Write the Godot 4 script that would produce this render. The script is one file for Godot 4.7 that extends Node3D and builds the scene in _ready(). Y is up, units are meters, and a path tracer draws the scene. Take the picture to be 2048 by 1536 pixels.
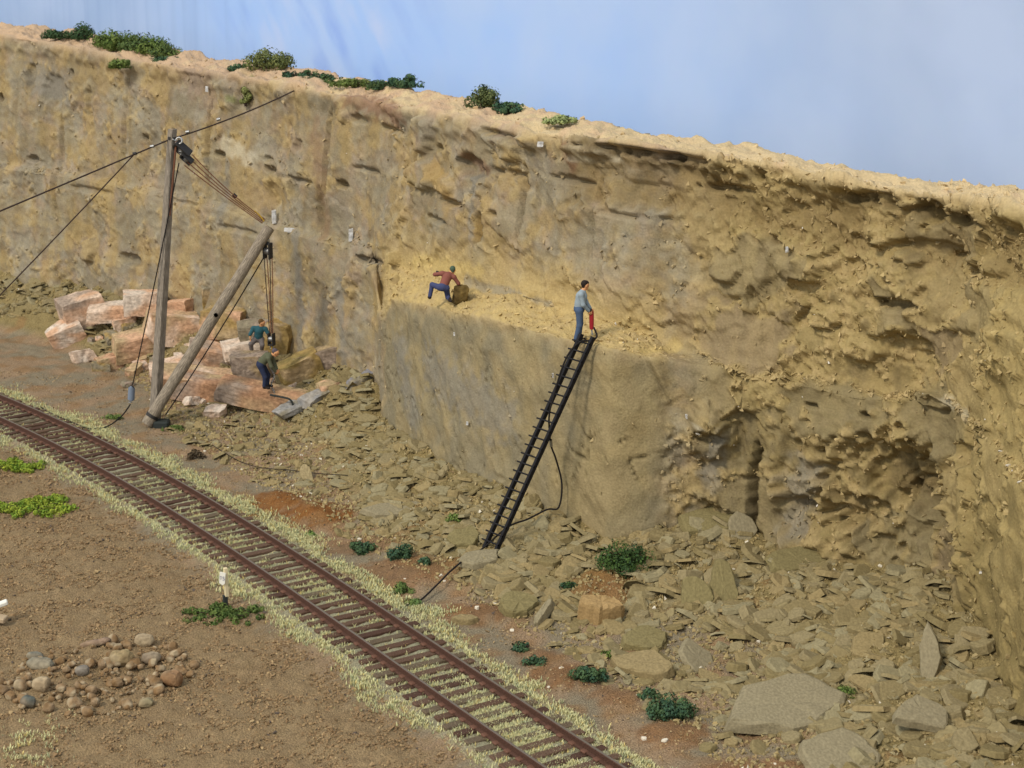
extends Node3D
# A model quarry: a plaster cliff with a working bench, a timber derrick, a ladder, four workmen,
# a curved railway track in front and a painted sky board behind. One unit is one metre of the modelled world.

var rng := RandomNumberGenerator.new()
var used := {}
var mats := {}
var n_a := FastNoiseLite.new()
var n_b := FastNoiseLite.new()
var n_cell := FastNoiseLite.new()
var n_ridge := FastNoiseLite.new()
var n_edge := FastNoiseLite.new()
var base_line: Array[Vector3] = []     # foot of the cliff, left to right
var base_high: Array[float] = []
var talus: PackedFloat32Array = []
const TX0 := -46.0
const TZ0 := -96.0
const TSTEP := 0.4
const TNX := 170
const TNZ := 200
var rubble_area: PackedVector2Array = []

# stations along the cliff: foot, bench edge, bench back, rim, back of the plateau (x y z each)
const STATIONS := [
	[-28.97, 0.94, -80.00, -28.82, 5.48, -80.48, -28.76, 5.73, -80.90, -28.55, 11.04, -81.50, -29.75, 11.45, -85.10],
	[-21.01, 1.37, -72.50, -20.89, 5.67, -72.92, -20.83, 5.92, -73.28, -20.66, 10.93, -73.80, -21.63, 11.21, -77.40],
	[-17.21, 1.64, -69.50, -17.11, 5.71, -69.88, -17.07, 5.96, -70.22, -16.92, 10.67, -70.70, -17.74, 11.09, -74.30],
	[-13.57, 1.71, -66.00, -13.50, 5.62, -66.38, -13.46, 5.87, -66.72, -13.35, 10.40, -67.20, -14.03, 10.84, -70.80],
	[-10.22, 1.74, -62.50, -10.16, 5.58, -62.88, -10.14, 5.83, -63.22, -10.05, 10.27, -63.70, -10.60, 10.56, -67.30],
	[-8.78, 1.47, -61.00, -8.73, 5.41, -61.38, -8.70, 5.66, -61.72, -8.63, 10.24, -62.20, -9.10, 10.54, -65.80],
	[-7.17, 1.31, -59.00, -7.12, 5.30, -59.42, -7.10, 5.55, -59.78, -7.04, 10.18, -60.30, -7.44, 10.49, -63.90],
	[-5.66, 1.34, -57.30, -5.62, 5.29, -57.72, -5.61, 5.54, -58.08, -5.56, 10.10, -58.60, -5.88, 10.41, -62.20],
	[-4.55, 1.57, -55.80, -4.53, 5.37, -56.25, -4.52, 5.62, -56.64, -4.48, 10.01, -57.20, -4.75, 10.37, -60.80],
	[-4.06, 0.69, -54.20, -4.03, 3.58, -54.55, -4.09, 4.29, -55.70, -4.03, 9.99, -56.40, -4.28, 10.39, -60.00],
	[-3.71, 0.72, -53.00, -3.67, 4.45, -53.35, -3.77, 5.18, -55.10, -3.73, 10.01, -55.80, -3.96, 10.41, -59.40],
	[-2.55, 0.71, -50.40, -2.51, 4.90, -50.75, -2.62, 5.34, -53.30, -2.60, 10.11, -54.00, -2.76, 10.40, -57.60],
	[-1.46, 0.71, -48.20, -1.44, 5.18, -48.55, -1.51, 5.45, -51.30, -1.50, 10.19, -52.00, -1.59, 10.42, -55.60],
	[0.35, 0.86, -45.60, 0.34, 5.37, -45.95, 0.36, 5.57, -48.60, 0.36, 10.09, -49.30, 0.38, 10.32, -52.90],
	[1.62, 0.81, -43.90, 1.59, 5.44, -44.25, 1.67, 5.57, -46.70, 1.66, 10.16, -47.40, 1.78, 10.19, -51.00],
	[2.51, 0.63, -42.90, 2.46, 5.47, -43.25, 2.59, 5.52, -45.60, 2.56, 10.27, -46.30, 2.75, 10.17, -49.90],
	[3.49, 0.78, -43.00, 3.43, 5.25, -43.35, 3.54, 5.42, -44.90, 3.49, 10.22, -45.60, 3.76, 10.12, -49.10],
	[4.14, 0.87, -43.20, 4.07, 5.04, -43.55, 4.15, 5.23, -44.50, 4.09, 10.21, -45.20, 4.39, 10.09, -48.60],
	[5.02, 0.93, -43.20, 4.95, 4.84, -43.55, 4.98, 5.08, -43.90, 4.91, 10.13, -44.60, 5.27, 10.00, -47.90],
	[6.00, 0.84, -42.90, 5.91, 4.79, -43.25, 5.90, 5.09, -43.20, 5.82, 10.07, -43.90, 6.24, 9.95, -47.20],
	[7.11, 0.58, -41.80, 7.03, 4.79, -42.15, 7.00, 5.04, -42.46, 6.89, 9.94, -42.90, 7.39, 9.81, -46.10],
	[8.15, 0.70, -40.80, 8.07, 4.81, -41.18, 8.04, 5.06, -41.52, 7.93, 9.83, -42.00, 8.51, 9.67, -45.20],
	[9.22, 0.93, -40.20, 9.11, 4.91, -40.46, 9.06, 5.16, -40.68, 8.89, 9.77, -41.00, 9.57, 9.62, -44.20],
	[9.74, 1.01, -39.90, 9.61, 4.95, -40.09, 9.55, 5.20, -40.26, 9.36, 9.77, -40.50, 10.07, 9.62, -43.70],
	[10.09, 1.17, -38.90, 9.98, 5.05, -39.22, 9.94, 5.30, -39.50, 9.78, 9.79, -39.90, 10.54, 9.62, -43.10],
	[10.14, 1.06, -37.20, 10.12, 5.01, -37.87, 10.11, 5.26, -38.46, 10.08, 9.83, -39.30, 10.87, 9.66, -42.50],
	[10.12, 0.76, -34.90, 10.22, 4.87, -36.05, 10.27, 5.12, -37.06, 10.42, 9.88, -38.50, 11.26, 9.71, -41.70],
	[10.06, 0.54, -32.40, 10.30, 4.78, -34.03, 10.41, 5.03, -35.46, 10.76, 9.95, -37.50, 11.65, 9.78, -40.70],
	[10.02, 0.73, -29.00, 10.50, 4.78, -31.24, 10.71, 5.03, -33.20, 11.40, 9.74, -36.00, 12.36, 9.83, -39.20],
	[10.68, 1.58, -25.00, 11.42, 5.32, -27.56, 11.74, 5.57, -29.80, 12.81, 9.90, -33.00, 13.98, 10.01, -36.20],
]
# dents (positive depth) and bulges of the face: x y z, half length, half height, depth
const DENTS := [
	[-6.04, 8.28, -58.92, 0.14, 1.39, 0.20],
	[0.22, 8.21, -49.21, 0.10, 1.03, 0.22],
	[3.88, 7.36, -44.95, 0.20, 1.21, 0.09],
	[6.26, 6.49, -43.06, 0.20, 1.04, 0.09],
	[-2.93, 8.45, -54.27, 0.11, 0.98, 0.20],
	[2.04, 8.10, -46.62, 0.08, 0.92, 0.15],
	[-10.76, 7.59, -64.10, 0.13, 1.51, 0.16],
	[-14.59, 8.18, -68.11, 0.14, 1.41, 0.15],
	[-17.84, 6.09, -70.87, 0.15, 1.58, 0.15],
	[7.89, 7.49, -41.85, 0.18, 0.83, 0.09],
	[-4.51, 7.91, -56.94, 0.79, 0.06, 0.18],
	[-7.10, 7.14, -59.98, 0.94, 0.07, 0.15],
	[1.41, 9.01, -47.59, 0.91, 0.07, 0.20],
	[-0.19, 8.86, -49.92, 0.78, 0.08, 0.22],
	[2.78, 8.36, -45.86, 0.97, 0.06, 0.14],
	[-2.13, 7.05, -52.67, 0.74, 0.07, 0.20],
	[-0.33, 9.93, -50.28, 0.78, 0.08, 0.22],
	[-3.77, 9.32, -55.79, 0.77, 0.08, 0.18],
	[-12.29, 5.62, -65.14, 1.37, 0.08, 0.12],
	[-16.29, 5.38, -69.05, 1.45, 0.09, 0.12],
	[-9.51, 5.05, -62.14, 1.31, 0.08, 0.14],
	[8.7, 2.5, -40.7, 1.7, 1.15, 0.6],
	[9.5, 3.9, -40.1, 0.9, 0.3, -0.3],
	[4.9, 3.3, -43.4, 0.6, 0.6, -0.35],
	[6.1, 1.9, -42.9, 0.16, 1.0, 0.5],
	[7.1, 2.6, -42.0, 0.7, 0.9, 0.25],
	[8.95, 7.14, -40.85, 0.62, 0.10, 0.50],
	[7.22, 4.36, -41.95, 0.17, 0.04, 0.30],
	[8.33, 4.39, -40.96, 0.13, 0.07, 0.40],
	[5.27, 9.30, -44.22, 0.70, 0.07, 0.30],
	[-1.73, 7.67, -52.04, 0.64, 0.07, 0.30],
	[-1.16, 8.85, -51.30, 0.66, 0.29, 0.50],
	[-2.15, 9.12, -53.03, 0.28, 0.07, 0.30],
	[-5.45, 7.29, -58.10, 0.32, 0.10, 0.35],
	[-8.18, 7.31, -61.31, 0.36, 0.09, 0.30],
	[-8.28, 7.63, -61.46, 0.32, 0.07, 0.20],
	[-10.23, 7.52, -63.53, 0.31, 0.09, 0.30],
	[-13.68, 7.63, -67.16, 0.12, 0.09, 0.25],
	[-19.21, 6.17, -71.99, 0.38, 0.10, 0.30],
	[-20.70, 8.46, -73.51, 0.15, 0.12, 0.30],
	[-17.04, 9.72, -70.67, 0.12, 0.10, 0.25],
	[-0.48, 7.66, -50.14, 0.21, 0.06, 0.20],
	[-4.60, 5.13, -56.31, 0.80, 0.08, 0.25],
	[-4.84, 9.45, -57.60, 0.46, 0.11, 0.25],
	[-5.38, 9.46, -58.29, 0.26, 0.19, -0.20],
	[6.06, 9.79, -43.64, 0.17, 0.18, 0.50],
	[9.40, 9.36, -40.35, 0.35, 0.26, 0.55],
	[7.94, 9.48, -41.97, 0.51, 0.14, 0.35],
	[8.57, 9.49, -41.31, 0.51, 0.17, 0.35],
	[10.02, 9.36, -39.37, 0.62, 0.14, 0.35],
	[10.59, 9.47, -37.83, 0.47, 0.16, 0.30],
	[1.66, 10.14, -47.40, 0.58, 0.13, 0.30],
	[2.64, 10.08, -46.21, 0.72, 0.14, 0.30],
	[3.62, 9.99, -45.48, 0.71, 0.15, 0.30],
	[4.51, 9.94, -44.87, 0.62, 0.11, 0.30],
	[2.16, 9.69, -46.71, 0.73, 0.17, -0.12],
	[6.09, 2.04, -42.89, 0.09, 0.81, 0.45],
	[4.97, 3.55, -43.43, 0.55, 0.16, -0.35],
	[4.98, 3.19, -43.40, 0.47, 0.09, 0.25],
	[7.46, 3.03, -41.63, 0.09, 0.55, 0.15],
	[8.08, 3.27, -41.06, 0.10, 0.36, 0.20],
	[7.06, 2.22, -41.95, 0.92, 0.25, -0.25],
	[7.68, 2.66, -41.40, 0.12, 0.48, 0.20],
	[9.84, 5.08, -39.89, 0.58, 0.14, -0.30],
	[9.60, 3.84, -40.02, 0.51, 0.35, 0.35],
	[8.93, 2.96, -40.47, 0.66, 0.53, 0.40],
	[9.77, 2.54, -39.88, 0.88, 0.35, 0.50],
	[8.12, 1.93, -40.92, 0.90, 0.36, 0.30],
	[6.98, 1.43, -41.98, 0.62, 0.49, 0.30],
	[5.71, 3.13, -43.17, 0.13, 0.38, 0.20],
	[8.24, 5.90, -41.38, 0.52, 0.24, -0.25],
	[7.41, 6.44, -42.20, 0.45, 0.20, -0.25],
	[9.22, 6.23, -40.51, 0.65, 0.27, 0.20],
	[10.11, 7.14, -39.16, 0.63, 0.22, -0.20],
	[6.95, 7.56, -42.68, 0.60, 0.24, -0.20],
	[7.99, 7.75, -41.78, 0.52, 0.24, 0.25],
	[5.29, 7.31, -43.95, 0.47, 0.25, -0.25],
	[5.87, 6.54, -43.41, 0.15, 0.37, 0.20],
	[-2.61, 8.23, -53.72, 0.84, 0.34, -0.30],
	[-1.97, 8.11, -52.53, 0.73, 0.22, -0.20],
	[-0.91, 7.11, -50.69, 0.14, 0.43, 0.25],
	[-0.06, 9.51, -49.81, 0.52, 0.28, -0.30],
	[0.49, 9.81, -49.06, 0.26, 0.14, -0.25],
	[-2.60, 9.41, -53.89, 0.56, 0.45, -0.30],
	[-3.54, 5.43, -54.78, 0.19, 0.23, -0.35],
	[-3.59, 4.92, -54.21, 0.13, 0.11, 0.30],
	[-16.39, 3.06, -68.88, 0.49, 0.39, -0.35],
	[-14.46, 3.03, -67.01, 0.71, 0.19, 0.30],
	[-6.35, 6.28, -59.02, 0.21, 0.58, 0.20],
	[-7.30, 6.77, -60.18, 0.32, 0.34, 0.20],
	[-8.10, 6.45, -61.10, 0.32, 0.34, 0.15],
	[-7.08, 8.29, -60.10, 0.31, 0.17, 0.15],
	[-16.26, 8.56, -69.78, 0.24, 0.58, 0.20],
	[-17.97, 8.98, -71.34, 0.74, 0.49, 0.18],
	[-19.19, 9.46, -72.40, 0.25, 0.40, 0.20],
	[-11.56, 10.12, -65.27, 0.90, 0.54, 0.10],
	[-9.97, 9.59, -63.52, 0.66, 0.44, -0.15],
	[10.04, 5.01, -39.73, 0.43, 0.15, 0.20],
	[10.19, 4.62, -37.49, 0.20, 0.33, 0.15],
	[8.35, 8.64, -41.47, 0.88, 0.15, -0.20],
	[9.40, 8.50, -40.34, 0.85, 0.17, 0.20],
	[10.21, 8.50, -38.58, 0.61, 0.14, -0.20],
	[6.50, 8.23, -43.05, 0.45, 0.12, 0.15],
]
# brushed stains of the plaster, the dark ones painting shade into recesses: from x y z to x y z, half width, paint
const STAINS_AND_SHADE := [
	[-7.25, 5.34, -59.62, -7.18, 0.81, -59.02, 0.17, "grey"],
	[-5.57, 4.23, -57.53, -5.47, 1.24, -57.04, 0.18, "grey"],
	[-1.05, 8.90, -51.16, -1.13, 6.91, -50.98, 0.10, "grey"],
	[-6.46, 9.03, -59.49, -6.17, 5.51, -58.67, 0.25, "brown"],
	[2.03, 10.09, -46.93, 4.92, 9.65, -44.53, 0.17, "dark"],
	[1.66, 10.16, -47.40, 3.01, 10.03, -45.93, 0.11, "dark"],
	[9.27, 9.50, -40.53, 10.20, 9.46, -38.80, 0.17, "dark"],
	[7.84, 9.43, -42.05, 9.18, 9.37, -40.63, 0.11, "dark"],
	[-1.35, 9.01, -51.60, -0.76, 8.82, -50.73, 0.16, "rust"],
	[1.41, 9.79, -47.72, 1.47, 9.41, -47.56, 0.20, "rust"],
	[-5.23, 10.11, -58.54, -3.42, 9.84, -55.28, 0.32, "rust"],
	[-2.28, 8.46, -53.16, -1.81, 7.87, -52.21, 0.27, "ochre"],
	[-0.91, 7.53, -50.75, -0.99, 6.81, -50.75, 0.10, "ochre"],
	[-9.92, 7.19, -63.17, -10.34, 5.08, -63.01, 0.18, "grey"],
	[-10.12, 7.85, -63.46, -8.89, 7.51, -62.14, 0.23, "pale"],
	[10.03, 5.24, -39.75, 10.13, 5.07, -38.69, 0.14, "pale"],
	[4.47, 3.57, -43.43, 4.73, 3.45, -43.43, 0.05, "pale"],
	[-11.56, 9.95, -65.25, -10.71, 9.51, -64.30, 0.54, "mauve"],
	[-17.72, 9.00, -71.14, -19.19, 9.46, -72.40, 0.49, "grey"],
	[7.05, 2.59, -41.99, 6.87, 1.27, -42.07, 0.37, "grey"],
	[9.14, 2.88, -40.34, 9.97, 2.58, -39.76, 0.35, "dark"],  # shade inside the low hollow, painted on as a dark tone
	[5.23, 3.09, -43.32, 5.00, 2.04, -43.30, 0.25, "grey"],
	[-2.95, 5.61, -53.87, -0.91, 5.91, -50.51, 0.20, "sand"],
	[-1.36, 5.57, -51.10, 1.03, 5.60, -47.63, 0.12, "grey"],
	[2.77, 9.75, -46.07, 1.41, 9.59, -47.68, 0.08, "pale"],
	[3.33, 5.32, -43.70, 4.15, 5.25, -44.50, 0.16, "sand"],
	[-2.21, 3.18, -49.94, -0.32, 2.76, -46.71, 0.65, "grey"],
	[-3.37, 3.13, -52.50, -2.87, 1.62, -51.21, 0.45, "grey"],
	[-9.03, 10.31, -63.28, -9.25, 9.42, -62.75, 0.10, "moss"],
	[-9.86, 9.52, -63.41, -9.66, 9.46, -63.18, 0.12, "moss"],
]


func _ready() -> void:
	rng.seed = 71
	# ---- camera, sky, sun, exposure
	var cam := Camera3D.new()
	cam.name = "camera"
	cam.position = Vector3(0, 16.19, 0)
	cam.rotation.x = deg_to_rad(-15.05)
	cam.fov = 24.09
	cam.near = 0.3
	cam.far = 600.0
	var lens := CameraAttributesPhysical.new()
	lens.frustum_focal_length = 56.25
	lens.frustum_focus_distance = 46.0
	lens.exposure_aperture = 0.9
	lens.frustum_near = 0.3
	lens.frustum_far = 600.0
	cam.attributes = lens
	add_child(cam)
	cam.current = true
	var we := WorldEnvironment.new()
	we.name = "world_environment"
	var env := Environment.new()
	env.background_mode = Environment.BG_SKY
	var sky_mat := ProceduralSkyMaterial.new()
	sky_mat.sky_top_color = Color(0.80, 0.82, 0.84)
	sky_mat.sky_horizon_color = Color(0.80, 0.81, 0.82)
	sky_mat.sky_curve = 0.2
	sky_mat.ground_bottom_color = Color(0.42, 0.39, 0.34)
	sky_mat.ground_horizon_color = Color(0.6, 0.58, 0.55)
	var sk := Sky.new()
	sk.sky_material = sky_mat
	env.sky = sk
	env.tonemap_mode = Environment.TONE_MAPPER_LINEAR
	env.tonemap_exposure = 1.5
	env.background_energy_multiplier = 1.18
	env.sdfgi_enabled = true
	env.ssao_enabled = true
	env.ssil_enabled = true
	we.environment = env
	add_child(we)
	var sun := DirectionalLight3D.new()
	sun.name = "sun"
	sun.light_energy = 0.51
	sun.light_color = Color(1.0, 0.965, 0.91)
	sun.light_angular_distance = 9.0
	sun.shadow_enabled = true
	add_child(sun)
	sun.look_at_from_position(Vector3.ZERO, Vector3(0.475, -0.68, -0.56))

	noises()
	materials()
	prepare_ground()
	build_sky_board()
	build_cliff()
	build_ground()
	build_rubble()
	build_track()
	build_grass()
	build_derrick()
	build_ladder()
	build_blocks()
	build_slabs()
	build_stone_heap()
	build_bushes()
	build_people()
	build_small_things()


# ------------------------------------------------------------------ helpers
func numbered(called: String) -> String:
	if not used.has(called):
		used[called] = 0
		return called
	used[called] += 1
	return "%s_%03d" % [called, used[called]]


func tag(o: Node, label: String, category := "", group := "", kind := "") -> Node:
	if label:
		o.set_meta("label", label)
	if category:
		o.set_meta("category", category)
	if group:
		o.set_meta("group", group)
	if kind:
		o.set_meta("kind", kind)
	return o


func thing(called: String, label: String, category: String, at := Vector3.ZERO, group := "") -> Node3D:
	var o := Node3D.new()
	o.name = numbered(called)
	o.position = at
	add_child(o, true)
	tag(o, label, category, group)
	return o


func put(called: String, mesh: Mesh, material: Material, parent: Node = null, at := Vector3.ZERO) -> MeshInstance3D:
	var o := MeshInstance3D.new()
	o.name = numbered(called) if parent == null else called
	o.mesh = mesh
	if material:
		o.material_override = material
	o.position = at
	(self if parent == null else parent).add_child(o, true)
	return o


func s3(r: float, g: float, b: float) -> Color:
	return Color(r / 255.0, g / 255.0, b / 255.0).srgb_to_linear()


func noises() -> void:
	n_a.seed = 11
	n_a.noise_type = FastNoiseLite.TYPE_SIMPLEX_SMOOTH
	n_a.fractal_type = FastNoiseLite.FRACTAL_FBM
	n_a.fractal_octaves = 2
	n_a.frequency = 1.0
	n_b.seed = 23
	n_b.noise_type = FastNoiseLite.TYPE_SIMPLEX
	n_b.fractal_type = FastNoiseLite.FRACTAL_NONE
	n_b.frequency = 1.0
	n_cell.seed = 5
	n_cell.noise_type = FastNoiseLite.TYPE_CELLULAR
	n_cell.cellular_return_type = FastNoiseLite.RETURN_CELL_VALUE
	n_cell.fractal_type = FastNoiseLite.FRACTAL_NONE
	n_cell.domain_warp_enabled = false
	n_cell.frequency = 1.0
	n_edge = n_cell.duplicate()
	n_edge.cellular_return_type = FastNoiseLite.RETURN_DISTANCE2_SUB
	n_ridge.seed = 31
	n_ridge.noise_type = FastNoiseLite.TYPE_SIMPLEX
	n_ridge.fractal_type = FastNoiseLite.FRACTAL_RIDGED
	n_ridge.fractal_octaves = 3
	n_ridge.frequency = 1.0


func noise_tex(freq: float, lo: float, hi: float, octaves := 4, seed_ := 1, kind := FastNoiseLite.TYPE_SIMPLEX_SMOOTH, size := 512) -> NoiseTexture2D:
	var n := FastNoiseLite.new()
	n.seed = seed_
	n.noise_type = kind
	n.frequency = freq
	n.fractal_octaves = octaves
	var t := NoiseTexture2D.new()
	t.width = size
	t.height = size
	t.seamless = true
	t.noise = n
	var g := Gradient.new()
	g.set_color(0, Color(lo, lo, lo))
	g.set_color(1, Color(hi, hi, hi))
	t.color_ramp = g
	return t


func normal_tex(freq: float, strength: float, octaves := 4, seed_ := 1, size := 512) -> NoiseTexture2D:
	var n := FastNoiseLite.new()
	n.seed = seed_
	n.noise_type = FastNoiseLite.TYPE_SIMPLEX_SMOOTH
	n.frequency = freq
	n.fractal_octaves = octaves
	var t := NoiseTexture2D.new()
	t.width = size
	t.height = size
	t.seamless = true
	t.noise = n
	t.as_normal_map = true
	t.bump_strength = strength
	return t


func mat(called: String, color: Color, rough := 0.9, tex: Texture2D = null, nrm: Texture2D = null, scale := 1.0, vertex := false) -> StandardMaterial3D:
	var m := StandardMaterial3D.new()
	m.albedo_color = color.linear_to_srgb()
	m.roughness = rough
	m.metallic_specular = 0.25
	m.vertex_color_use_as_albedo = vertex
	if tex:
		m.albedo_texture = tex
	if nrm:
		m.normal_enabled = true
		m.normal_texture = nrm
	if tex or nrm:
		m.uv1_triplanar = true
		m.uv1_world_triplanar = true
		m.uv1_scale = Vector3.ONE * scale
	mats[called] = m
	return m


func materials() -> void:
	var grain := noise_tex(0.02, 0.66, 1.0, 5, 3)
	var fine := noise_tex(0.06, 0.6, 1.0, 4, 8)
	var rough_n := normal_tex(0.03, 5.0, 5, 4)
	var fine_n := normal_tex(0.07, 10.0, 4, 9)
	mat("cliff", Color.WHITE, 0.95, noise_tex(0.05, 0.8, 1.0, 4, 41), normal_tex(0.06, 2.5, 4, 42), 0.5, true)
	mat("ground", Color.WHITE, 0.97, fine, fine_n, 0.55, true)
	mat("stone", Color.WHITE, 0.93, noise_tex(0.035, 0.74, 1.0, 5, 51), normal_tex(0.04, 2.0, 5, 52), 0.7, true)
	mat("block", Color.WHITE, 0.9, grain, rough_n, 0.5, true)
	mat("pebble", Color.WHITE, 0.95, null, null, 1.0, true)
	mat("leaf", Color.WHITE, 0.85, null, null, 1.0, true)
	mats.leaf.backlight_enabled = true
	mats.leaf.backlight = Color(0.12, 0.16, 0.05)
	mat("blade", Color.WHITE, 0.9, null, null, 1.0, true)
	mat("tie", Color.WHITE, 0.9, fine, fine_n, 0.9, true)
	mat("rail_side", s3(98, 70, 58), 0.85, fine, null, 0.7)
	mat("rail_top", s3(112, 102, 90), 0.5, null, null)
	mats.rail_top.metallic = 0.3
	mat("chair", s3(104, 74, 60), 0.85)
	mat("rope_dark", s3(62, 50, 44), 0.9)
	mat("rope_red", s3(112, 76, 58), 0.9)
	mat("rope_black", s3(34, 31, 30), 0.8)
	mat("steel", s3(150, 150, 148), 0.35)
	mats.steel.metallic = 0.8
	mat("iron", s3(58, 56, 54), 0.6)
	mats.iron.metallic = 0.4
	mat("brass", s3(186, 150, 60), 0.4)
	mats.brass.metallic = 0.6
	mat("ladder", s3(30, 29, 31), 0.55)
	mat("grey_metal", s3(112, 122, 136), 0.5)
	mat("skin", s3(205, 150, 105), 0.6)
	mat("navy", s3(44, 50, 72), 0.85)
	mat("denim", s3(72, 88, 112), 0.85)
	mat("denim_dark", s3(62, 68, 100), 0.85)
	mat("shirt_grey", s3(138, 150, 156), 0.85)
	mat("shirt_rust", s3(126, 78, 68), 0.85)
	mat("shirt_teal", s3(52, 92, 100), 0.85)
	mat("shirt_olive", s3(88, 90, 70), 0.85)
	mat("trouser_grey", s3(112, 104, 100), 0.85)
	mat("boot", s3(40, 34, 32), 0.7)
	mat("hair_black", s3(42, 36, 32), 0.8)
	mat("hair_brown", s3(104, 80, 50), 0.8)
	mat("cap_green", s3(72, 88, 72), 0.8)
	mat("cap_mauve", s3(86, 78, 84), 0.8)
	mat("eye", s3(30, 26, 24), 0.3)
	mat("red_paint", s3(150, 40, 46), 0.45)
	mat("white_paint", s3(215, 212, 200), 0.7)
	mat("cream_wood", s3(206, 190, 152), 0.8)
	mat("black_paint", s3(48, 52, 50), 0.7)
	mat("ink", s3(92, 90, 120), 0.8)
	mat("white_chip", s3(206, 196, 176), 0.8)
	# weathered timber: streaks along the pole
	var wood := noise_tex(0.02, 0.55, 1.0, 4, 14)
	var timber := mat("timber", s3(172, 158, 138), 0.9)
	timber.albedo_texture = wood
	timber.uv1_scale = Vector3(3, 0.35, 1)
	timber.normal_enabled = true
	timber.normal_texture = normal_tex(0.03, 5.0, 3, 15)
	var squared := mat("timber_squared", s3(168, 156, 140), 0.9, wood, timber.normal_texture, 1.0)
	squared.uv1_scale = Vector3(2.2, 0.22, 2.2)
	mat("timber_end", s3(168, 148, 120), 0.9)


func arrays_mesh(V: PackedVector3Array, N: PackedVector3Array, C: PackedColorArray, I: PackedInt32Array, UV := PackedVector2Array()) -> ArrayMesh:
	var a := []
	a.resize(Mesh.ARRAY_MAX)
	a[Mesh.ARRAY_VERTEX] = V
	a[Mesh.ARRAY_NORMAL] = N
	if C.size():
		a[Mesh.ARRAY_COLOR] = C
	if UV.size():
		a[Mesh.ARRAY_TEX_UV] = UV
	a[Mesh.ARRAY_INDEX] = I
	var m := ArrayMesh.new()
	m.add_surface_from_arrays(Mesh.PRIMITIVE_TRIANGLES, a)
	return m


# a sheet of nu columns by nv rows; sheet normals from its neighbours, turned towards «out»
func sheet_normals(V: PackedVector3Array, nu: int, nv: int, flip: bool) -> PackedVector3Array:
	var N := PackedVector3Array()
	N.resize(V.size())
	for i in nu:
		var i0 := maxi(i - 1, 0) * nv
		var i1 := mini(i + 1, nu - 1) * nv
		for j in nv:
			var du := V[i1 + j] - V[i0 + j]
			var dv := V[i * nv + mini(j + 1, nv - 1)] - V[i * nv + maxi(j - 1, 0)]
			var n := du.cross(dv).normalized()
			N[i * nv + j] = -n if flip else n
	return N


func sheet_mesh(V: PackedVector3Array, C: PackedColorArray, nu: int, nv: int, flip: bool) -> ArrayMesh:
	var I := PackedInt32Array()
	I.resize((nu - 1) * (nv - 1) * 6)
	var k := 0
	for i in nu - 1:
		for j in nv - 1:
			var a := i * nv + j
			var b := a + nv
			var q := [a, a + 1, b, b, a + 1, b + 1] if not flip else [a, b, a + 1, b, b + 1, a + 1]
			for w in 6:
				I[k + w] = q[w]
			k += 6
	return arrays_mesh(V, sheet_normals(V, nu, nv, flip), C, I)


# a round bar through points, radius per point
func tube_into(st: SurfaceTool, pts: Array, radii: Array, sides := 8, cap := true) -> void:
	var n := pts.size()
	var rings := []
	var up := Vector3.UP
	var along := 0.0
	for k in n:
		var p: Vector3 = pts[k]
		var a: Vector3 = pts[maxi(k - 1, 0)]
		var b: Vector3 = pts[mini(k + 1, n - 1)]
		var t := (b - a).normalized()
		if absf(t.dot(up)) > 0.95:
			up = Vector3.RIGHT
		var x := t.cross(up).normalized()
		var y := x.cross(t).normalized()
		up = y
		if k > 0:
			along += p.distance_to(pts[k - 1])
		var ring := []
		var r: float = radii[mini(k, radii.size() - 1)]
		for q in sides + 1:
			var w := TAU * q / sides
			var d := x * cos(w) + y * sin(w)
			ring.append([p + d * r, d, Vector2(float(q) / sides, along)])
		rings.append(ring)
	for k in n - 1:
		for q in sides:
			for c in [[k, q], [k, q + 1], [k + 1, q], [k + 1, q], [k, q + 1], [k + 1, q + 1]]:
				var v = rings[c[0]][c[1]]
				st.set_normal(v[1])
				st.set_uv(v[2])
				st.add_vertex(v[0])
	if cap:
		for e in [0, n - 1]:
			var nn: Vector3 = ((pts[0] - pts[1]) if e == 0 else (pts[n - 1] - pts[n - 2])).normalized()
			for q in sides:
				var tri := [pts[e], rings[e][q][0], rings[e][q + 1][0]]
				if e == n - 1:
					tri = [pts[e], rings[e][q + 1][0], rings[e][q][0]]
				for v in tri:
					st.set_normal(nn)
					st.set_uv(Vector2(0.5, 0.5))
					st.add_vertex(v)


func tube(pts: Array, radii: Array, sides := 8) -> ArrayMesh:
	var st := SurfaceTool.new()
	st.begin(Mesh.PRIMITIVE_TRIANGLES)
	tube_into(st, pts, radii, sides)
	return st.commit()


# box between two corners in a given frame, edges chamfered by c
func box_into(st: SurfaceTool, tr: Transform3D, size: Vector3, c := 0.0) -> void:
	var h := size / 2.0
	c = minf(c, minf(h.x, minf(h.y, h.z)) * 0.8)
	var pts := []
	for sx in [-1, 1]:
		for sy in [-1, 1]:
			for sz in [-1, 1]:
				pts.append(Vector3(sx * (h.x - c), sy * h.y, sz * (h.z - c)))
				pts.append(Vector3(sx * h.x, sy * (h.y - c), sz * (h.z - c)))
				pts.append(Vector3(sx * (h.x - c), sy * (h.y - c), sz * h.z))
	hull_into(st, tr, [
		Plane(Vector3.RIGHT, h.x), Plane(Vector3.LEFT, h.x), Plane(Vector3.UP, h.y), Plane(Vector3.DOWN, h.y), Plane(Vector3.BACK, h.z), Plane(Vector3.FORWARD, h.z)], pts, c)


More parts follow.
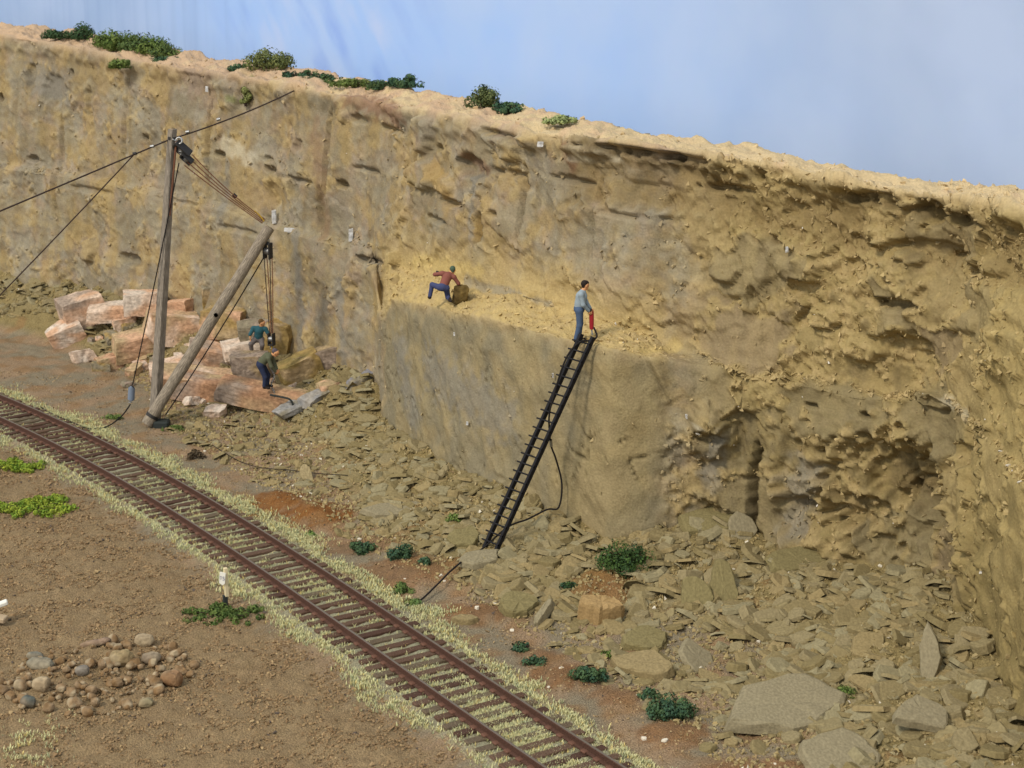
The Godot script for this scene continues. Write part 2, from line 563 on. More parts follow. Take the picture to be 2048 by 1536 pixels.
# convex solid given by its corner points: faces found by brute force over planes
func hull_into(st: SurfaceTool, tr: Transform3D, _planes: Array, pts: Array, _c: float) -> void:
	var n := pts.size()
	var seen := {}
	var mid := Vector3.ZERO
	for p in pts:
		mid += p
	mid /= n
	for i in n:
		for j in range(i + 1, n):
			for k in range(j + 1, n):
				var nn: Vector3 = (pts[j] - pts[i]).cross(pts[k] - pts[i])
				if nn.length() < 1e-9:
					continue
				nn = nn.normalized()
				var d := nn.dot(pts[i])
				if nn.dot(mid) > d:
					nn = -nn
					d = -d
				var ok := true
				var on := []
				for q in n:
					var e: float = nn.dot(pts[q]) - d
					if e > 1e-5:
						ok = false
						break
					if e > -1e-5:
						on.append(q)
				if not ok:
					continue
				var key := str(on)
				if seen.has(key):
					continue
				seen[key] = true
				var cen := Vector3.ZERO
				for q in on:
					cen += pts[q]
				cen /= on.size()
				var ax: Vector3 = (pts[on[0]] - cen).normalized()
				var ay := nn.cross(ax)
				on.sort_custom(func(a, b): return atan2((pts[a] - cen).dot(ay), (pts[a] - cen).dot(ax)) < atan2((pts[b] - cen).dot(ay), (pts[b] - cen).dot(ax)))
				var wn := (tr.basis * nn).normalized()
				for q in range(1, on.size() - 1):
					for v in [on[0], on[q + 1], on[q]]:
						st.set_normal(wn)
						st.add_vertex(tr * pts[v])


func box(size: Vector3, c := 0.0, tr := Transform3D.IDENTITY) -> ArrayMesh:
	var st := SurfaceTool.new()
	st.begin(Mesh.PRIMITIVE_TRIANGLES)
	box_into(st, tr, size, c)
	return st.commit()


func frame(at: Vector3, dir: Vector3, side: Vector3) -> Transform3D:   # y along dir, x as near side as it can be
	var y := dir.normalized()
	var z := side.cross(y).normalized()
	var x := y.cross(z).normalized()
	return Transform3D(Basis(x, y, z), at)


# ------------------------------------------------------------------ ground heights
func prepare_ground() -> void:
	for s in STATIONS:
		base_line.append(Vector3(s[0], 0, s[2]))
		base_high.append(s[1])
	for p in [Vector2(-24.3, -72.86), Vector2(-20.18, -69.18), Vector2(-18, -68.3), Vector2(-15.3, -64.3), Vector2(-12.8, -60), Vector2(-10.9, -54.5), Vector2(-8, -50.3), Vector2(-5.2, -45.9), Vector2(-3.4, -43.2), Vector2(-1.1, -40.4), Vector2(1.2, -37.1), Vector2(3.1, -33.8), Vector2(4.3, -31.2), Vector2(4.8, -29.2), Vector2(5.5, -24)]:
		rubble_area.append(p)
	for k in range(base_line.size() - 1, -1, -1):
		rubble_area.append(Vector2(base_line[k].x, base_line[k].z))
	talus.resize(TNX * TNZ)
	for i in TNX:
		for j in TNZ:
			var w := wall_at(TX0 + i * TSTEP, TZ0 + j * TSTEP)
			var d: float = w.x
			var hb: float = w.y
			var wide := lerpf(3.0, 5.2, smoothstep(-6.5, -2.5, TX0 + i * TSTEP))
			talus[i * TNZ + j] = hb if d < 0.0 else hb * pow(clampf(1.0 - d / wide, 0.0, 1.0), lerpf(1.25, 0.95, smoothstep(0.0, 4.0, TX0 + i * TSTEP)))


# signed distance in front of the cliff foot, and the talus height there
func wall_at(x: float, z: float) -> Vector2:
	var best := 1e9
	var side := 1.0
	var hb := 0.5
	var p := Vector2(x, z)
	for k in base_line.size() - 1:
		var a := Vector2(base_line[k].x, base_line[k].z)
		var b := Vector2(base_line[k + 1].x, base_line[k + 1].z)
		var ab := b - a
		var t := clampf((p - a).dot(ab) / ab.length_squared(), 0, 1)
		var q := a + ab * t
		var d := p.distance_to(q)
		if d < best:
			best = d
			side = 1.0 if ab.x * (p - a).y - ab.y * (p - a).x > 0 else -1.0
			hb = lerpf(base_high[k], base_high[k + 1], t)
	return Vector2(best * side, hb)


func talus_at(x: float, z: float) -> float:
	var u := clampf((x - TX0) / TSTEP, 0, TNX - 1.01)
	var v := clampf((z - TZ0) / TSTEP, 0, TNZ - 1.01)
	var i := int(u)
	var j := int(v)
	var k := i * TNZ + j
	return lerpf(lerpf(talus[k], talus[k + TNZ], u - i), lerpf(talus[k + 1], talus[k + TNZ + 1], u - i), v - j)


const MOUNDS := [[-6.5, -47.1, 1.3, 0.9, 0.34], [-5.2, -46.2, 1.1, 0.7, 0.26], [-2.6, -42.0, 1.5, 0.8, 0.1], [2.2, -40.3, 0.9, 0.7, 0.12], [-0.9, -39.3, 0.9, 0.5, 0.12], [1.1, -35.8, 0.8, 0.5, 0.14], [3.3, -33.1, 0.8, 0.5, 0.12], [2.3, -34.9, 0.7, 0.4, 0.08], [-3.9, -43.9, 1.3, 0.5, 0.06], [4.6, -31.2, 1.2, 0.6, 0.1], [0.6, -36.9, 0.6, 0.4, 0.06]]


func mound(x: float, z: float) -> Vector2:   # height, and how much of the orange soil lies here
	var h := 0.0
	var w := 0.0
	for m in MOUNDS:
		var d := pow((x - m[0]) / m[2], 2) + pow((z - m[1]) / m[3] * 0.75, 2)
		if d < 4.0:
			h += m[4] * exp(-d * 1.6)
			w = maxf(w, clampf(1.5 - d * 1.15 + 0.5 * n_b.get_noise_2d(x * 2.2, z * 2.2), 0, 1) * clampf(0.35 + m[4] * 2.6, 0, 1))
	return Vector2(h, w)


func track_x(z: float) -> float:
	var t := z + 45.0
	return ((2.33e-4 * t - 5.75e-3) * t + 0.688) * t - 7.70


func track_off(x: float, z: float) -> float:   # metres to the right of the track's centre line
	return (x - track_x(z)) * 0.82


func ground_y(x: float, z: float) -> float:
	var off := track_off(x, z)
	var flat_ := clampf((absf(off) - 1.0) / 1.5, 0, 1)
	var y := talus_at(x, z)
	if y > 0.02:
		y += 0.16 * y * n_a.get_noise_2d(x * 0.9, z * 0.9) + 0.05 * minf(1.0, y * 4.0) * n_b.get_noise_2d(x * 2.4, z * 2.4)
	y += flat_ * (0.07 * n_a.get_noise_2d(x * 0.35 + 40, z * 0.35) + 0.03 * n_b.get_noise_2d(x * 1.9, z * 1.9))
	return y + mound(x, z).x * flat_


func on_ground(x: float, z: float, lift := 0.0) -> Vector3:
	return Vector3(x, ground_y(x, z) + lift, z)


# ------------------------------------------------------------------ sky board
func build_sky_board() -> void:
	# a painted board standing four metres behind the plateau, slightly creased
	var img := Image.create(1024, 512, false, Image.FORMAT_RGB8)
	var pn := FastNoiseLite.new()
	pn.seed = 77
	pn.frequency = 1.0
	pn.fractal_octaves = 4
	for i in 1024:
		for j in 512:
			var u := i / 1024.0
			var v := j / 512.0
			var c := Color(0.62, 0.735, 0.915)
			c = c.lerp(Color(0.635, 0.70, 0.815), smoothstep(0.59, 0.70, u))  # light falling off towards the right end, painted into the board colour
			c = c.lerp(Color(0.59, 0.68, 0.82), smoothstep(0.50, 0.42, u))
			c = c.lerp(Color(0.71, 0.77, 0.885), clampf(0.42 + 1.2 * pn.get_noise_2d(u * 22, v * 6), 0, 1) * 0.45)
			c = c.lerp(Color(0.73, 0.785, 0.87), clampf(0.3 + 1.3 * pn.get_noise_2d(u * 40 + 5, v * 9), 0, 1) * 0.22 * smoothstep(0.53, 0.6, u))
			# long brushed wisps and bare patches of the paint
			var zone := smoothstep(0.47, 0.50, u) * smoothstep(0.575, 0.54, u)
			var w := pn.get_noise_2d(u * 70 - v * 14, v * 6.0 + 30)
			c = c.lerp(Color(0.70, 0.765, 0.90), clampf(w * 2.0 - 0.1, 0, 1) * zone * clampf(0.5 + 1.6 * pn.get_noise_2d(u * 50 + 9, v * 16), 0, 1))
			c = c.lerp(Color(0.52, 0.63, 0.875), clampf(-w * 2.0, 0, 1) * zone * 0.6 * clampf(0.6 + 1.6 * pn.get_noise_2d(u * 50 + 29, v * 12), 0, 1))
			var w2 := pn.get_noise_2d(u * 160, v * 2.0 + 90)
			c = c.lerp(Color(0.52, 0.61, 0.77), clampf(w2 * 1.6, 0, 1) * smoothstep(0.52, 0.48, u) * 0.3)
			img.set_pixel(i, j, c)
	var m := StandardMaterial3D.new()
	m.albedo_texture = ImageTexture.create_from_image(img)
	m.roughness = 0.95
	m.metallic_specular = 0.1
	var a := Vector3(-66, 0, -134)
	var b := Vector3(46, 0, -12)
	var back := Vector3(0.735, 0, -0.678)
	var nu := 240
	var nv := 24
	var high := 46.0
	for side in 1:
		var V := PackedVector3Array()
		var UV := PackedVector2Array()
		V.resize(nu * nv)
		UV.resize(nu * nv)
		for i in nu:
			for j in nv:
				var p := a.lerp(b, i / (nu - 1.0))
				p.y = -1.0 + high * j / (nv - 1.0)
				p += back * (0.10 * n_a.get_noise_2d(i * 0.11, j * 0.03) + 0.05 * n_b.get_noise_2d(i * 0.35, j * 0.05))
				V[i * nv + j] = p
				UV[i * nv + j] = Vector2(i / (nu - 1.0), 1.0 - j / (nv - 1.0))
		var N := sheet_normals(V, nu, nv, false)
		var thick := 0.25
		var V2 := V.duplicate()
		for k in V.size():
			V2[k] = V[k] + back * thick
		V.append_array(V2)
		var N2 := N.duplicate()
		for k in N.size():
			N2[k] = -N[k]
		N.append_array(N2)
		UV.append_array(UV.duplicate())
		var I := PackedInt32Array()
		var off := nu * nv
		for i in nu - 1:
			for j in nv - 1:
				var q := i * nv + j
				I.append_array([q, q + 1, q + nv, q + nv, q + 1, q + nv + 1])
				I.append_array([off + q, off + q + nv, off + q + 1, off + q + nv, off + q + nv + 1, off + q + 1])
		for i in nu - 1:
			var q := i * nv + nv - 1
			I.append_array([q, off + q, q + nv, q + nv, off + q, off + q + nv])
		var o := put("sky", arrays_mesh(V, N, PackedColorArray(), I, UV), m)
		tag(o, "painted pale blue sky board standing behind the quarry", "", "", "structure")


# ------------------------------------------------------------------ cliff
func station_points(f: float) -> Array:
	var n := STATIONS.size()
	var k := clampi(int(f), 0, n - 2)
	var t := f - k
	var out := []
	for q in 5:
		var p := []
		for e in [k - 1, k, k + 1, k + 2]:
			var s = STATIONS[clampi(e, 0, n - 1)]
			p.append(Vector3(s[q * 3], s[q * 3 + 1], s[q * 3 + 2]))
		var smooth_: Vector3 = p[1].cubic_interpolate(p[2], p[0], p[3], t)
		out.append(smooth_.lerp(p[1].lerp(p[2], t), 0.55))
	return out


func build_cliff() -> void:
	var step := 0.065
	var cols := []
	for k in STATIONS.size() - 1:
		var a = STATIONS[k]
		var b = STATIONS[k + 1]
		var length := maxf(Vector2(a[0] - b[0], a[2] - b[2]).length(), Vector2(a[9] - b[9], a[11] - b[11]).length())
		var s := step if k > 0 and k < STATIONS.size() - 3 else 0.09
		var n := maxi(2, int(length / s))
		for i in n:
			cols.append(k + float(i) / n)
	cols.append(STATIONS.size() - 1.0)
	var nu := cols.size()
	var cuts := [8, 68, 36, 74, 40, 8]
	var nv := 1
	for c in cuts:
		nv += c
	var B := PackedVector3Array()
	B.resize(nu * nv)
	var sect := PackedFloat32Array()
	sect.resize(nv)
	var benches := PackedFloat32Array()
	benches.resize(nu)
	for i in nu:
		var P := station_points(cols[i])
		var back: Vector3 = Vector3(P[4].x - P[3].x, 0, P[4].z - P[3].z).normalized()
		benches[i] = smoothstep(0.7, 1.7, Vector2(P[2].x - P[1].x, P[2].z - P[1].z).length())
		var L := [P[0] - Vector3(0, 1.6, 0) - back * 0.1, P[0], P[1], P[2], P[3], P[4], P[4] + back * 1.5 - Vector3(0, 5, 0)]
		var j := 0
		for c in 6:
			for r in cuts[c] + (1 if c == 5 else 0):
				var t: float = float(r) / cuts[c]
				B[i * nv + j] = L[c].lerp(L[c + 1], t)
				sect[j] = c + t
				j += 1
	# round the bench and rim edges a little by averaging along each column
	for pass_ in 2:
		for i in nu:
			var prev := B[i * nv]
			for j in range(1, nv - 1):
				var here := B[i * nv + j]
				B[i * nv + j] = here * 0.5 + (prev + B[i * nv + j + 1]) * 0.25
				prev = here
	var N := sheet_normals(B, nu, nv, false)
	var V := B.duplicate()
	var C := PackedColorArray()
	C.resize(V.size())
	var c_smooth := s3(152, 139, 113)
	var c_crumb := s3(184, 161, 114)
	var c_pink := s3(164, 143, 122)
	var c_block := s3(158, 142, 104)
	var c_block_grey := s3(140, 130, 104)
	var c_sand := s3(192, 168, 114)
	var c_right := s3(166, 146, 98)
	var c_right_dark := s3(124, 109, 74)
	var c_plateau := s3(208, 184, 142)
	var crumbly := PackedFloat32Array()
	crumbly.resize(V.size())
	var depth := PackedFloat32Array()
	depth.resize(V.size())
	for i in nu:
		var bf := benches[i]
		for j in nv:
			var k := i * nv + j
			var p := B[k]
			var s := sect[j]
			var low := 1.0 - smoothstep(1.9, 2.05, s)            # the lower face
			var bench := smoothstep(1.92, 2.06, s) * (1.0 - smoothstep(2.95, 3.1, s)) * bf
			var top := smoothstep(3.95, 4.1, s)
			var block := bf * low
			var right := smoothstep(3.6, 5.6, p.x)
			var bluff := smoothstep(9.4, 10.1, p.x) * smoothstep(-40.0, -36.5, p.z) * (1.0 - top)
			var q := Vector3(p.x, p.y * 1.12, p.z)
			var rough := clampf(0.36 + 0.55 * n_a.get_noise_3dv(q * 0.42) + 0.7 * n_a.get_noise_3dv(q * 1.15 + Vector3(3, 7, 1)), 0, 1)
			rough = lerpf(rough, clampf(rough + 0.3, 0, 1), right)
			rough = lerpf(rough, 0.06 + 0.12 * rough, block * (1.0 - right))
			rough = lerpf(rough, 0.45, bench)
			rough = lerpf(rough, 0.25 + 0.3 * rough, bluff)
			rough = lerpf(rough, 0.4, top)
			var big := n_a.get_noise_3dv(p * 0.23)
			var mid := n_ridge.get_noise_3dv(q * 0.3)
			var warp := Vector3(n_b.get_noise_3dv(q * 1.4), n_b.get_noise_3dv(q * 1.4 + Vector3(5, 0, 0)), n_b.get_noise_3dv(q * 1.4 + Vector3(0, 5, 0)))
			var cell := n_cell.get_noise_3dv(q * 0.75 + warp * 0.3)
			var small := n_b.get_noise_3dv(q * 2.6)
			var crumb := n_b.get_noise_3dv(q * 6.5)
			var torn := smoothstep(0.38, 0.62, rough + 0.12 * crumb)
			# plaster scraped flat in patches, with ragged edges squeezed up between them
			var qs := Vector3(q.x * 0.5, q.y * 0.62, q.z * 0.5) + warp * 0.16
			var plate := n_cell.get_noise_3dv(qs)
			var seam := 1.0 - smoothstep(0.0, 0.16, n_edge.get_noise_3dv(qs) + 1.0)
			var share := (0.5 + 0.5 * right) * (1.0 - block) * (1.0 - bench) * (1.0 - top)
			var scraped := smoothstep(-0.25 - 0.3 * (1.0 - right), -0.05 - 0.3 * (1.0 - right), plate + 0.1 * small) * (1.0 - seam) * share
			var here := share * (0.3 + 0.7 * right)
			torn = clampf(torn * (1.0 - 0.92 * smoothstep(0.0, 0.5, scraped)) * (0.75 + 0.25 * right) + 0.7 * seam * here, 0, 1)
			var d := here * (0.16 * plate + seam * (0.05 + 0.10 * maxf(0.0, n_b.get_noise_3dv(q * 1.9)))) + (0.2 + 0.1 * right) * big * (1.0 - 0.75 * block) * (1.0 - 0.8 * top)
			# beds: level steps of the face, and broken plates
			var bed := floorf(p.y * 0.95 + 0.7 * n_b.get_noise_3dv(p * 0.3) + 0.15 * n_b.get_noise_3dv(p * 1.3))
			var ledge := n_b.get_noise_3dv(Vector3(bed * 7.3, p.x * 0.35, p.z * 0.35))
			var broken := smoothstep(1.5, 4.0, p.x) * (1.0 - block) + (0.3 + 0.5 * smoothstep(-5.0, -3.0, p.x)) * (1.0 - block)
			broken = clampf(broken, 0, 1) * (1.0 - top) * (1.0 - bluff * 0.6) * (1.0 - bench)
			d += broken * 0.12 * ledge
			d += broken * 0.05 * n_cell.get_noise_3dv(Vector3(p.x * 0.55, p.y * 0.95, p.z * 0.55) + warp * 0.22)
			d += broken * torn * 0.05 * n_cell.get_noise_3dv(Vector3(p.x, p.y * 1.5, p.z) * 1.7 + warp * 0.2)
			var crack := 1.0 - smoothstep(0.0, 0.035, absf(n_b.get_noise_3dv(Vector3(p.x * 0.5 + p.y * 0.22, p.y * 0.3, p.z * 0.5))))
			crack *= smoothstep(0.0, 0.3, n_b.get_noise_3dv(p * 0.6 + Vector3(4, 4, 4)))
			var crack2 := 1.0 - smoothstep(0.0, 0.03, absf(n_b.get_noise_3dv(Vector3(p.x * 0.7 - p.y * 0.5, p.y * 0.4, p.z * 0.7) + Vector3(11, 3, 5))))
			crack = maxf(crack, crack2 * smoothstep(0.1, 0.4, n_b.get_noise_3dv(p * 0.5 + Vector3(14, 4, 9))))
			d -= block * 0.11 * crack
			d += right * 0.10 * n_a.get_noise_3dv(q * 0.75 + Vector3(1, 8, 3)) * (1.0 - top)
			d += (0.12 - 0.04 * right) * (mid - 0.1) * rough * (1.0 - top)
			d += (0.08 + 0.03 * right) * cell * torn * (1.0 - top)
			d += torn * (0.13 * maxf(0.0, small - 0.2) + 0.055 * maxf(0.0, crumb - 0.05) + 0.022 * n_b.get_noise_3dv(q * 13.0))
			d -= torn * 0.2 * maxf(0.0, n_b.get_noise_3dv(q * 2.0 + Vector3(30, 1, 8)) - 0.5)
			d += (1.0 - torn) * (0.10 * maxf(0.0, n_b.get_noise_3dv(q * 4.2 + Vector3(2, 2, 9)) - 0.6) + 0.012 * small)
			d += block * (1.0 - right) * (0.08 * n_ridge.get_noise_3dv(Vector3(p.x * 0.5 + p.y * 0.3, p.y * 0.16, p.z * 0.5)) + 0.04 * n_b.get_noise_3dv(q * 0.8))
			d += bench * 0.07 * n_a.get_noise_3dv(p * 1.6)
			d += top * (0.2 * n_a.get_noise_3dv(p * 0.55) + 0.1 * n_a.get_noise_3dv(p * 2.1))
			d += smoothstep(3.86, 3.92, s) * (1.0 - top) * (0.16 * n_a.get_noise_3dv(p * 1.3) + 0.08)
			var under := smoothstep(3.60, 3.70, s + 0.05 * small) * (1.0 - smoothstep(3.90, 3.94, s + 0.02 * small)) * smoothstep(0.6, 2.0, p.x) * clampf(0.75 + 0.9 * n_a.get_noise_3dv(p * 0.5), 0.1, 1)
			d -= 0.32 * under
			if s < 1.0:
				d *= s
			depth[k] = d
			# colours of the plaster
			var tone := n_a.get_noise_3dv(q * 0.8 + Vector3(9, 4, 2))
			var brush := n_a.get_noise_3dv(Vector3(p.x * 1.7, p.y * 0.22, p.z * 1.7))
			var c := c_smooth.lerp(s3(168, 158, 136), clampf(brush * 1.6, 0, 0.75)).lerp(s3(126, 110, 86), clampf(-brush * 1.6, 0, 0.7))
			var band := n_a.get_noise_3dv(Vector3(p.x * 0.25, p.y * 2.6 + 0.5 * small, p.z * 0.25))
			c = c.lerp(s3(128, 108, 80), clampf(band * 1.6 - 0.1, 0, 0.4)).lerp(s3(182, 164, 122), clampf(-band * 1.6 - 0.2, 0, 0.35))
			c = c.lerp(c_crumb, clampf(torn * (0.4 + 0.5 * small) + 0.5 * maxf(0.0, crumb - 0.35), 0, 1))
			c = c.lerp(c_pink, clampf(tone * 1.2, 0, 0.5))
			var patch := n_a.get_noise_3dv(p * 0.55 + Vector3(50, 2, 7)) + 0.25 * small
			c = c.lerp(s3(178, 152, 100), clampf(patch * 1.7 - 0.1, 0, 0.55)).lerp(s3(144, 138, 122), clampf(-patch * 1.7 - 0.1, 0, 0.55))
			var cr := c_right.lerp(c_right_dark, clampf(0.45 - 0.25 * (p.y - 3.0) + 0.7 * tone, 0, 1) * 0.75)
			cr = cr.lerp(c_crumb, clampf(small * 0.5 + 0.35 * torn, 0, 0.6))
			cr = cr.lerp(s3(120, 106, 76), clampf((1.0 - torn) * (0.35 - brush), 0, 0.55))
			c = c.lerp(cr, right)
			var hue := n_cell.get_noise_3dv(qs + Vector3(0, 0, 0)) * 43.7
			hue -= floorf(hue)
			var smear: Color = [s3(146, 132, 100), s3(160, 142, 98), s3(134, 122, 92), s3(168, 148, 104), s3(150, 132, 104)][int(hue * 4.99)]
			c = c.lerp(smear, scraped * 0.6)
			var cb := c_block.lerp(c_block_grey, clampf(0.5 + 1.1 * n_a.get_noise_3dv(Vector3(p.x * 0.8, p.y * 0.25, p.z * 0.8)) - 0.12 * (p.x - 0.0), 0, 1))
			c = c.lerp(cb.lerp(c_crumb, clampf(tone * 0.7, 0, 0.3)), block * (1.0 - right))
			c = c.lerp(c_sand.lerp(c_crumb, clampf(0.4 + small, 0, 1)), bench)
			c = c.lerp(c_sand, (1.0 - smoothstep(3.0, 3.35, s)) * smoothstep(2.9, 3.0, s) * bf * 0.8)
			c = c.lerp(s3(168, 148, 98).lerp(s3(134, 118, 76), clampf(0.95 + tone - 0.16 * p.y, 0, 1)), bluff * 0.8)
			c = c.lerp(c_plateau.lerp(s3(194, 162, 132), clampf(0.25 + tone * 1.4 - 0.08 * p.x, 0, 0.8)), smoothstep(3.93, 4.05, s))
			c = c.lerp(s3(134, 114, 76), under * 0.6)  # olive band under the rim, with overhang shade painted into its colour
			c = c.lerp(s3(98, 86, 60), block * crack * 0.55)
			crumbly[k] = torn * (1.0 - block) * (1.0 - top * 0.5) + bench * 0.6
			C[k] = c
	# dents and bulges, and the paint stains and painted shade
	for i in nu:
		var f := i * nv
		var dir := Vector2(0.66, 0.75)
		if i > 3 and i < nu - 4:
			dir = Vector2(B[f + 4 * nv].x - B[f - 3 * nv].x, B[f + 4 * nv].z - B[f - 3 * nv].z).normalized()
		for h in DENTS:
			var mid_p := B[f + 76]
			if Vector2(mid_p.x - h[0], mid_p.z - h[2]).length() > h[3] * 2.4 + 5.0:
				continue
			for j in range(8, 184):
				var p := B[f + j]
				var dy: float = (p.y - h[1]) / h[4]
				if absf(dy) > 2.6:
					continue
				var flat_ := Vector2(p.x - h[0], p.z - h[2])
				if flat_.length() > h[3] * 1.5 + 0.9:
					continue
				var du: float = flat_.dot(dir) / h[3]
				var wob := 0.35 * n_b.get_noise_3dv(p * 3.0)
				var e := du * du + dy * dy * 0.7 + wob
				if e < 1.5:
					depth[f + j] -= (h[5] if h[5] < 0.3 else 0.3 + (h[5] - 0.3) * 0.6) * (1.0 - smoothstep(0.55, 1.3, e))
		for h in STAINS_AND_SHADE:
			var a3 := Vector3(h[0], h[1], h[2])
			var b3 := Vector3(h[3], h[4], h[5])
			for j in range(8, nv - 8):
				var p := B[f + j]
				if p.y < minf(a3.y, b3.y) - 1.0 or p.y > maxf(a3.y, b3.y) + 1.0:
					continue
				var q := Geometry3D.get_closest_point_to_segment(p, a3, b3)
				var e: float = p.distance_to(q) / (h[6] * 1.4) + 0.5 * n_b.get_noise_3dv(p * 2.4)
				if e < 1.2:
					var paint: Color = {"grey": s3(136, 132, 122), "brown": s3(142, 116, 90), "dark": s3(112, 96, 66), "rust": s3(120, 84, 62), "ochre": s3(172, 142, 84), "pale": s3(196, 186, 160), "mauve": s3(142, 122, 106), "sand": s3(205, 180, 116), "moss": s3(112, 118, 62)}[h[7]]
					C[f + j] = C[f + j].lerp(paint, (1.0 - smoothstep(0.3, 1.2, e)) * 0.6)
	for k in V.size():
		V[k] = B[k] + N[k] * depth[k]
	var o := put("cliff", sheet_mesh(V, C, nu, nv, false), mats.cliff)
	tag(o, "tan and ochre plaster quarry face with a working bench", "", "", "structure")
	# sharp crumbs and flakes that stick to the torn parts of the face and lie on the bench
	var mm := MultiMesh.new()
	mm.transform_format = MultiMesh.TRANSFORM_3D
	mm.use_colors = true
	mm.mesh = pebble_mesh(19)
	var picked := PackedInt32Array()
	while picked.size() < 8000:
		var k := rng.randi() % V.size()
		var j := k % nv
		if j < 10 or j > nv - 12 or V[k].x < -26.0:
			continue
		if rng.randf() > crumbly[k] * (0.35 + 0.9 * smoothstep(0.0, 5.0, V[k].x)) + 0.03:
			continue
		picked.append(k)
	mm.instance_count = picked.size()
	for m in picked.size():
		var k := picked[m]
		var r := 0.022 + 0.085 * pow(rng.randf(), 3.0)
		var b := Basis.from_euler(Vector3(rng.randf() * 6, rng.randf() * 6, rng.randf() * 6)) * Basis.from_scale(Vector3(r, r * 0.45, r * 0.8))
		mm.set_instance_transform(m, Transform3D(b, V[k] + N[k] * r * 0.15))
		var c: Color = C[k].lerp(s3(188, 166, 122), rng.randf() * 0.5).lerp(s3(120, 104, 74), rng.randf() * 0.35)
		if rng.randf() < 0.006:
			c = s3(214, 208, 196)
		mm.set_instance_color(m, c)
	var flakes := MultiMeshInstance3D.new()
	flakes.name = "rock_flakes"
	flakes.multimesh = mm
	flakes.material_override = mats.pebble
	o.add_child(flakes)
	tag(flakes, "", "", "", "stuff")


# ------------------------------------------------------------------ ground
func axis(lo: float, a: float, b: float, hi: float, fine: float, coarse: float) -> PackedFloat32Array:
	var out := PackedFloat32Array()
	var v := lo
	while v < hi:
		out.append(v)
		v += fine if v > a and v < b else coarse
	out.append(hi)
	return out


func build_ground() -> void:
	var xs := axis(-140, -24, 13, 120, 0.115, 3.0)
	var zs := axis(-160, -77, -25, 40, 0.14, 3.0)
	var nu := xs.size()
	var nv := zs.size()
	var V := PackedVector3Array()
	var C := PackedColorArray()
	V.resize(nu * nv)
	C.resize(nu * nv)
	var brown := s3(169, 144, 107)
	var brown2 := s3(156, 131, 96)
	var tan_ := s3(176, 148, 116)
	var grey := s3(158, 144, 118)
	var orange := s3(152, 104, 58)
	var olive := s3(158, 140, 94)
	var bed := s3(176, 170, 138)
	for i in nu:
		for j in nv:
			var x := xs[i]
			var z := zs[j]
			var y := ground_y(x, z)
			var off := track_off(x, z)
			var g := n_b.get_noise_2d(x * 4.5, z * 4.5)
			var g2 := n_b.get_noise_2d(x * 8.5, z * 8.5)
			var t := n_a.get_noise_2d(x * 0.5, z * 0.5)
			var left := 1.0 - smoothstep(-2.2, -1.2, off + 0.35 * g)
			y += (1.0 - smoothstep(1.0, 1.45, absf(off) + 0.2 * g)) * (0.062 + 0.03 * g2 + 0.02 * t)
			y += left * (0.035 * g + 0.032 * g2) + (1.0 - left) * 0.008 * g
			V[i * nv + j] = Vector3(x, y, z)
			var c := tan_.lerp(grey, clampf(0.5 + 1.6 * t, 0, 1))
			c = c.lerp(bed, 1.0 - smoothstep(0.9, 1.5, absf(off) + 0.3 * g))
			c = c.lerp(brown.lerp(brown2, clampf(0.4 + 0.6 * g2 + 0.5 * t, 0, 1)), left)
			var h := talus_at(x, z)
			c = c.lerp(olive, smoothstep(0.02, 0.3, h))
			c = c.lerp(orange.lerp(s3(132, 86, 46), clampf(0.3 + g2, 0, 1)), mound(x, z).y * (1.0 - left))
			# loose orange dust scattered over the rubble edge
			if off > 1.4 and h < 0.5:
				c = c.lerp(s3(164, 126, 84), clampf(n_a.get_noise_2d(x * 0.75 + 60, z * 0.75) * 2.2 - 0.3, 0, 0.6))
			C[i * nv + j] = c
	var o := put("ground", sheet_mesh(V, C, nu, nv, true), mats.ground)
	tag(o, "sandy tan and brown quarry floor", "", "", "structure")
	# loose grit: only the light and dark grains that lie on top
	var mm := MultiMesh.new()
	mm.transform_format = MultiMesh.TRANSFORM_3D
	mm.use_colors = true
	mm.mesh = pebble_mesh(3)
	var where := []
	while where.size() < 46000:
		var x := rng.randf_range(-19, 5)
		var z := rng.randf_range(-62, -26)
		var off := track_off(x, z)
		if absf(off) < 1.0 or absf(x / z) > 0.31:
			continue
		if off > 0 and rng.randf() < 0.85:
			continue
		var d := n_b.get_noise_2d(x * 0.8, z * 0.8)
		if rng.randf() > 0.6 + d:
			continue
		where.append([x, z, off])
	mm.instance_count = where.size()
	for k in where.size():
		var w = where[k]
		var r := rng.randf_range(0.014, 0.042) * (1.6 if rng.randf() < 0.05 else 1.0)
		var b := Basis.from_euler(Vector3(rng.randf() * 6, rng.randf() * 6, rng.randf() * 6)).scaled(Vector3(r, r * 0.8, r))
		mm.set_instance_transform(k, Transform3D(b, on_ground(w[0], w[1], r * 0.3)))
		var c := s3(152, 127, 93).lerp(s3(122, 98, 70), rng.randf())
		if w[2] > 0:
			c = s3(160, 138, 104).lerp(s3(134, 112, 80), rng.randf())
		if rng.randf() < 0.06:
			c = s3(164, 140, 102)
		elif rng.randf() < 0.04:
			c = s3(84, 74, 66)
		mm.set_instance_color(k, c)
	var grit := MultiMeshInstance3D.new()
	grit.name = "gravel"
	grit.multimesh = mm
	grit.material_override = mats.pebble
	add_child(grit)
	tag(grit, "loose brown grit strewn over the quarry floor", "gravel", "", "stuff")


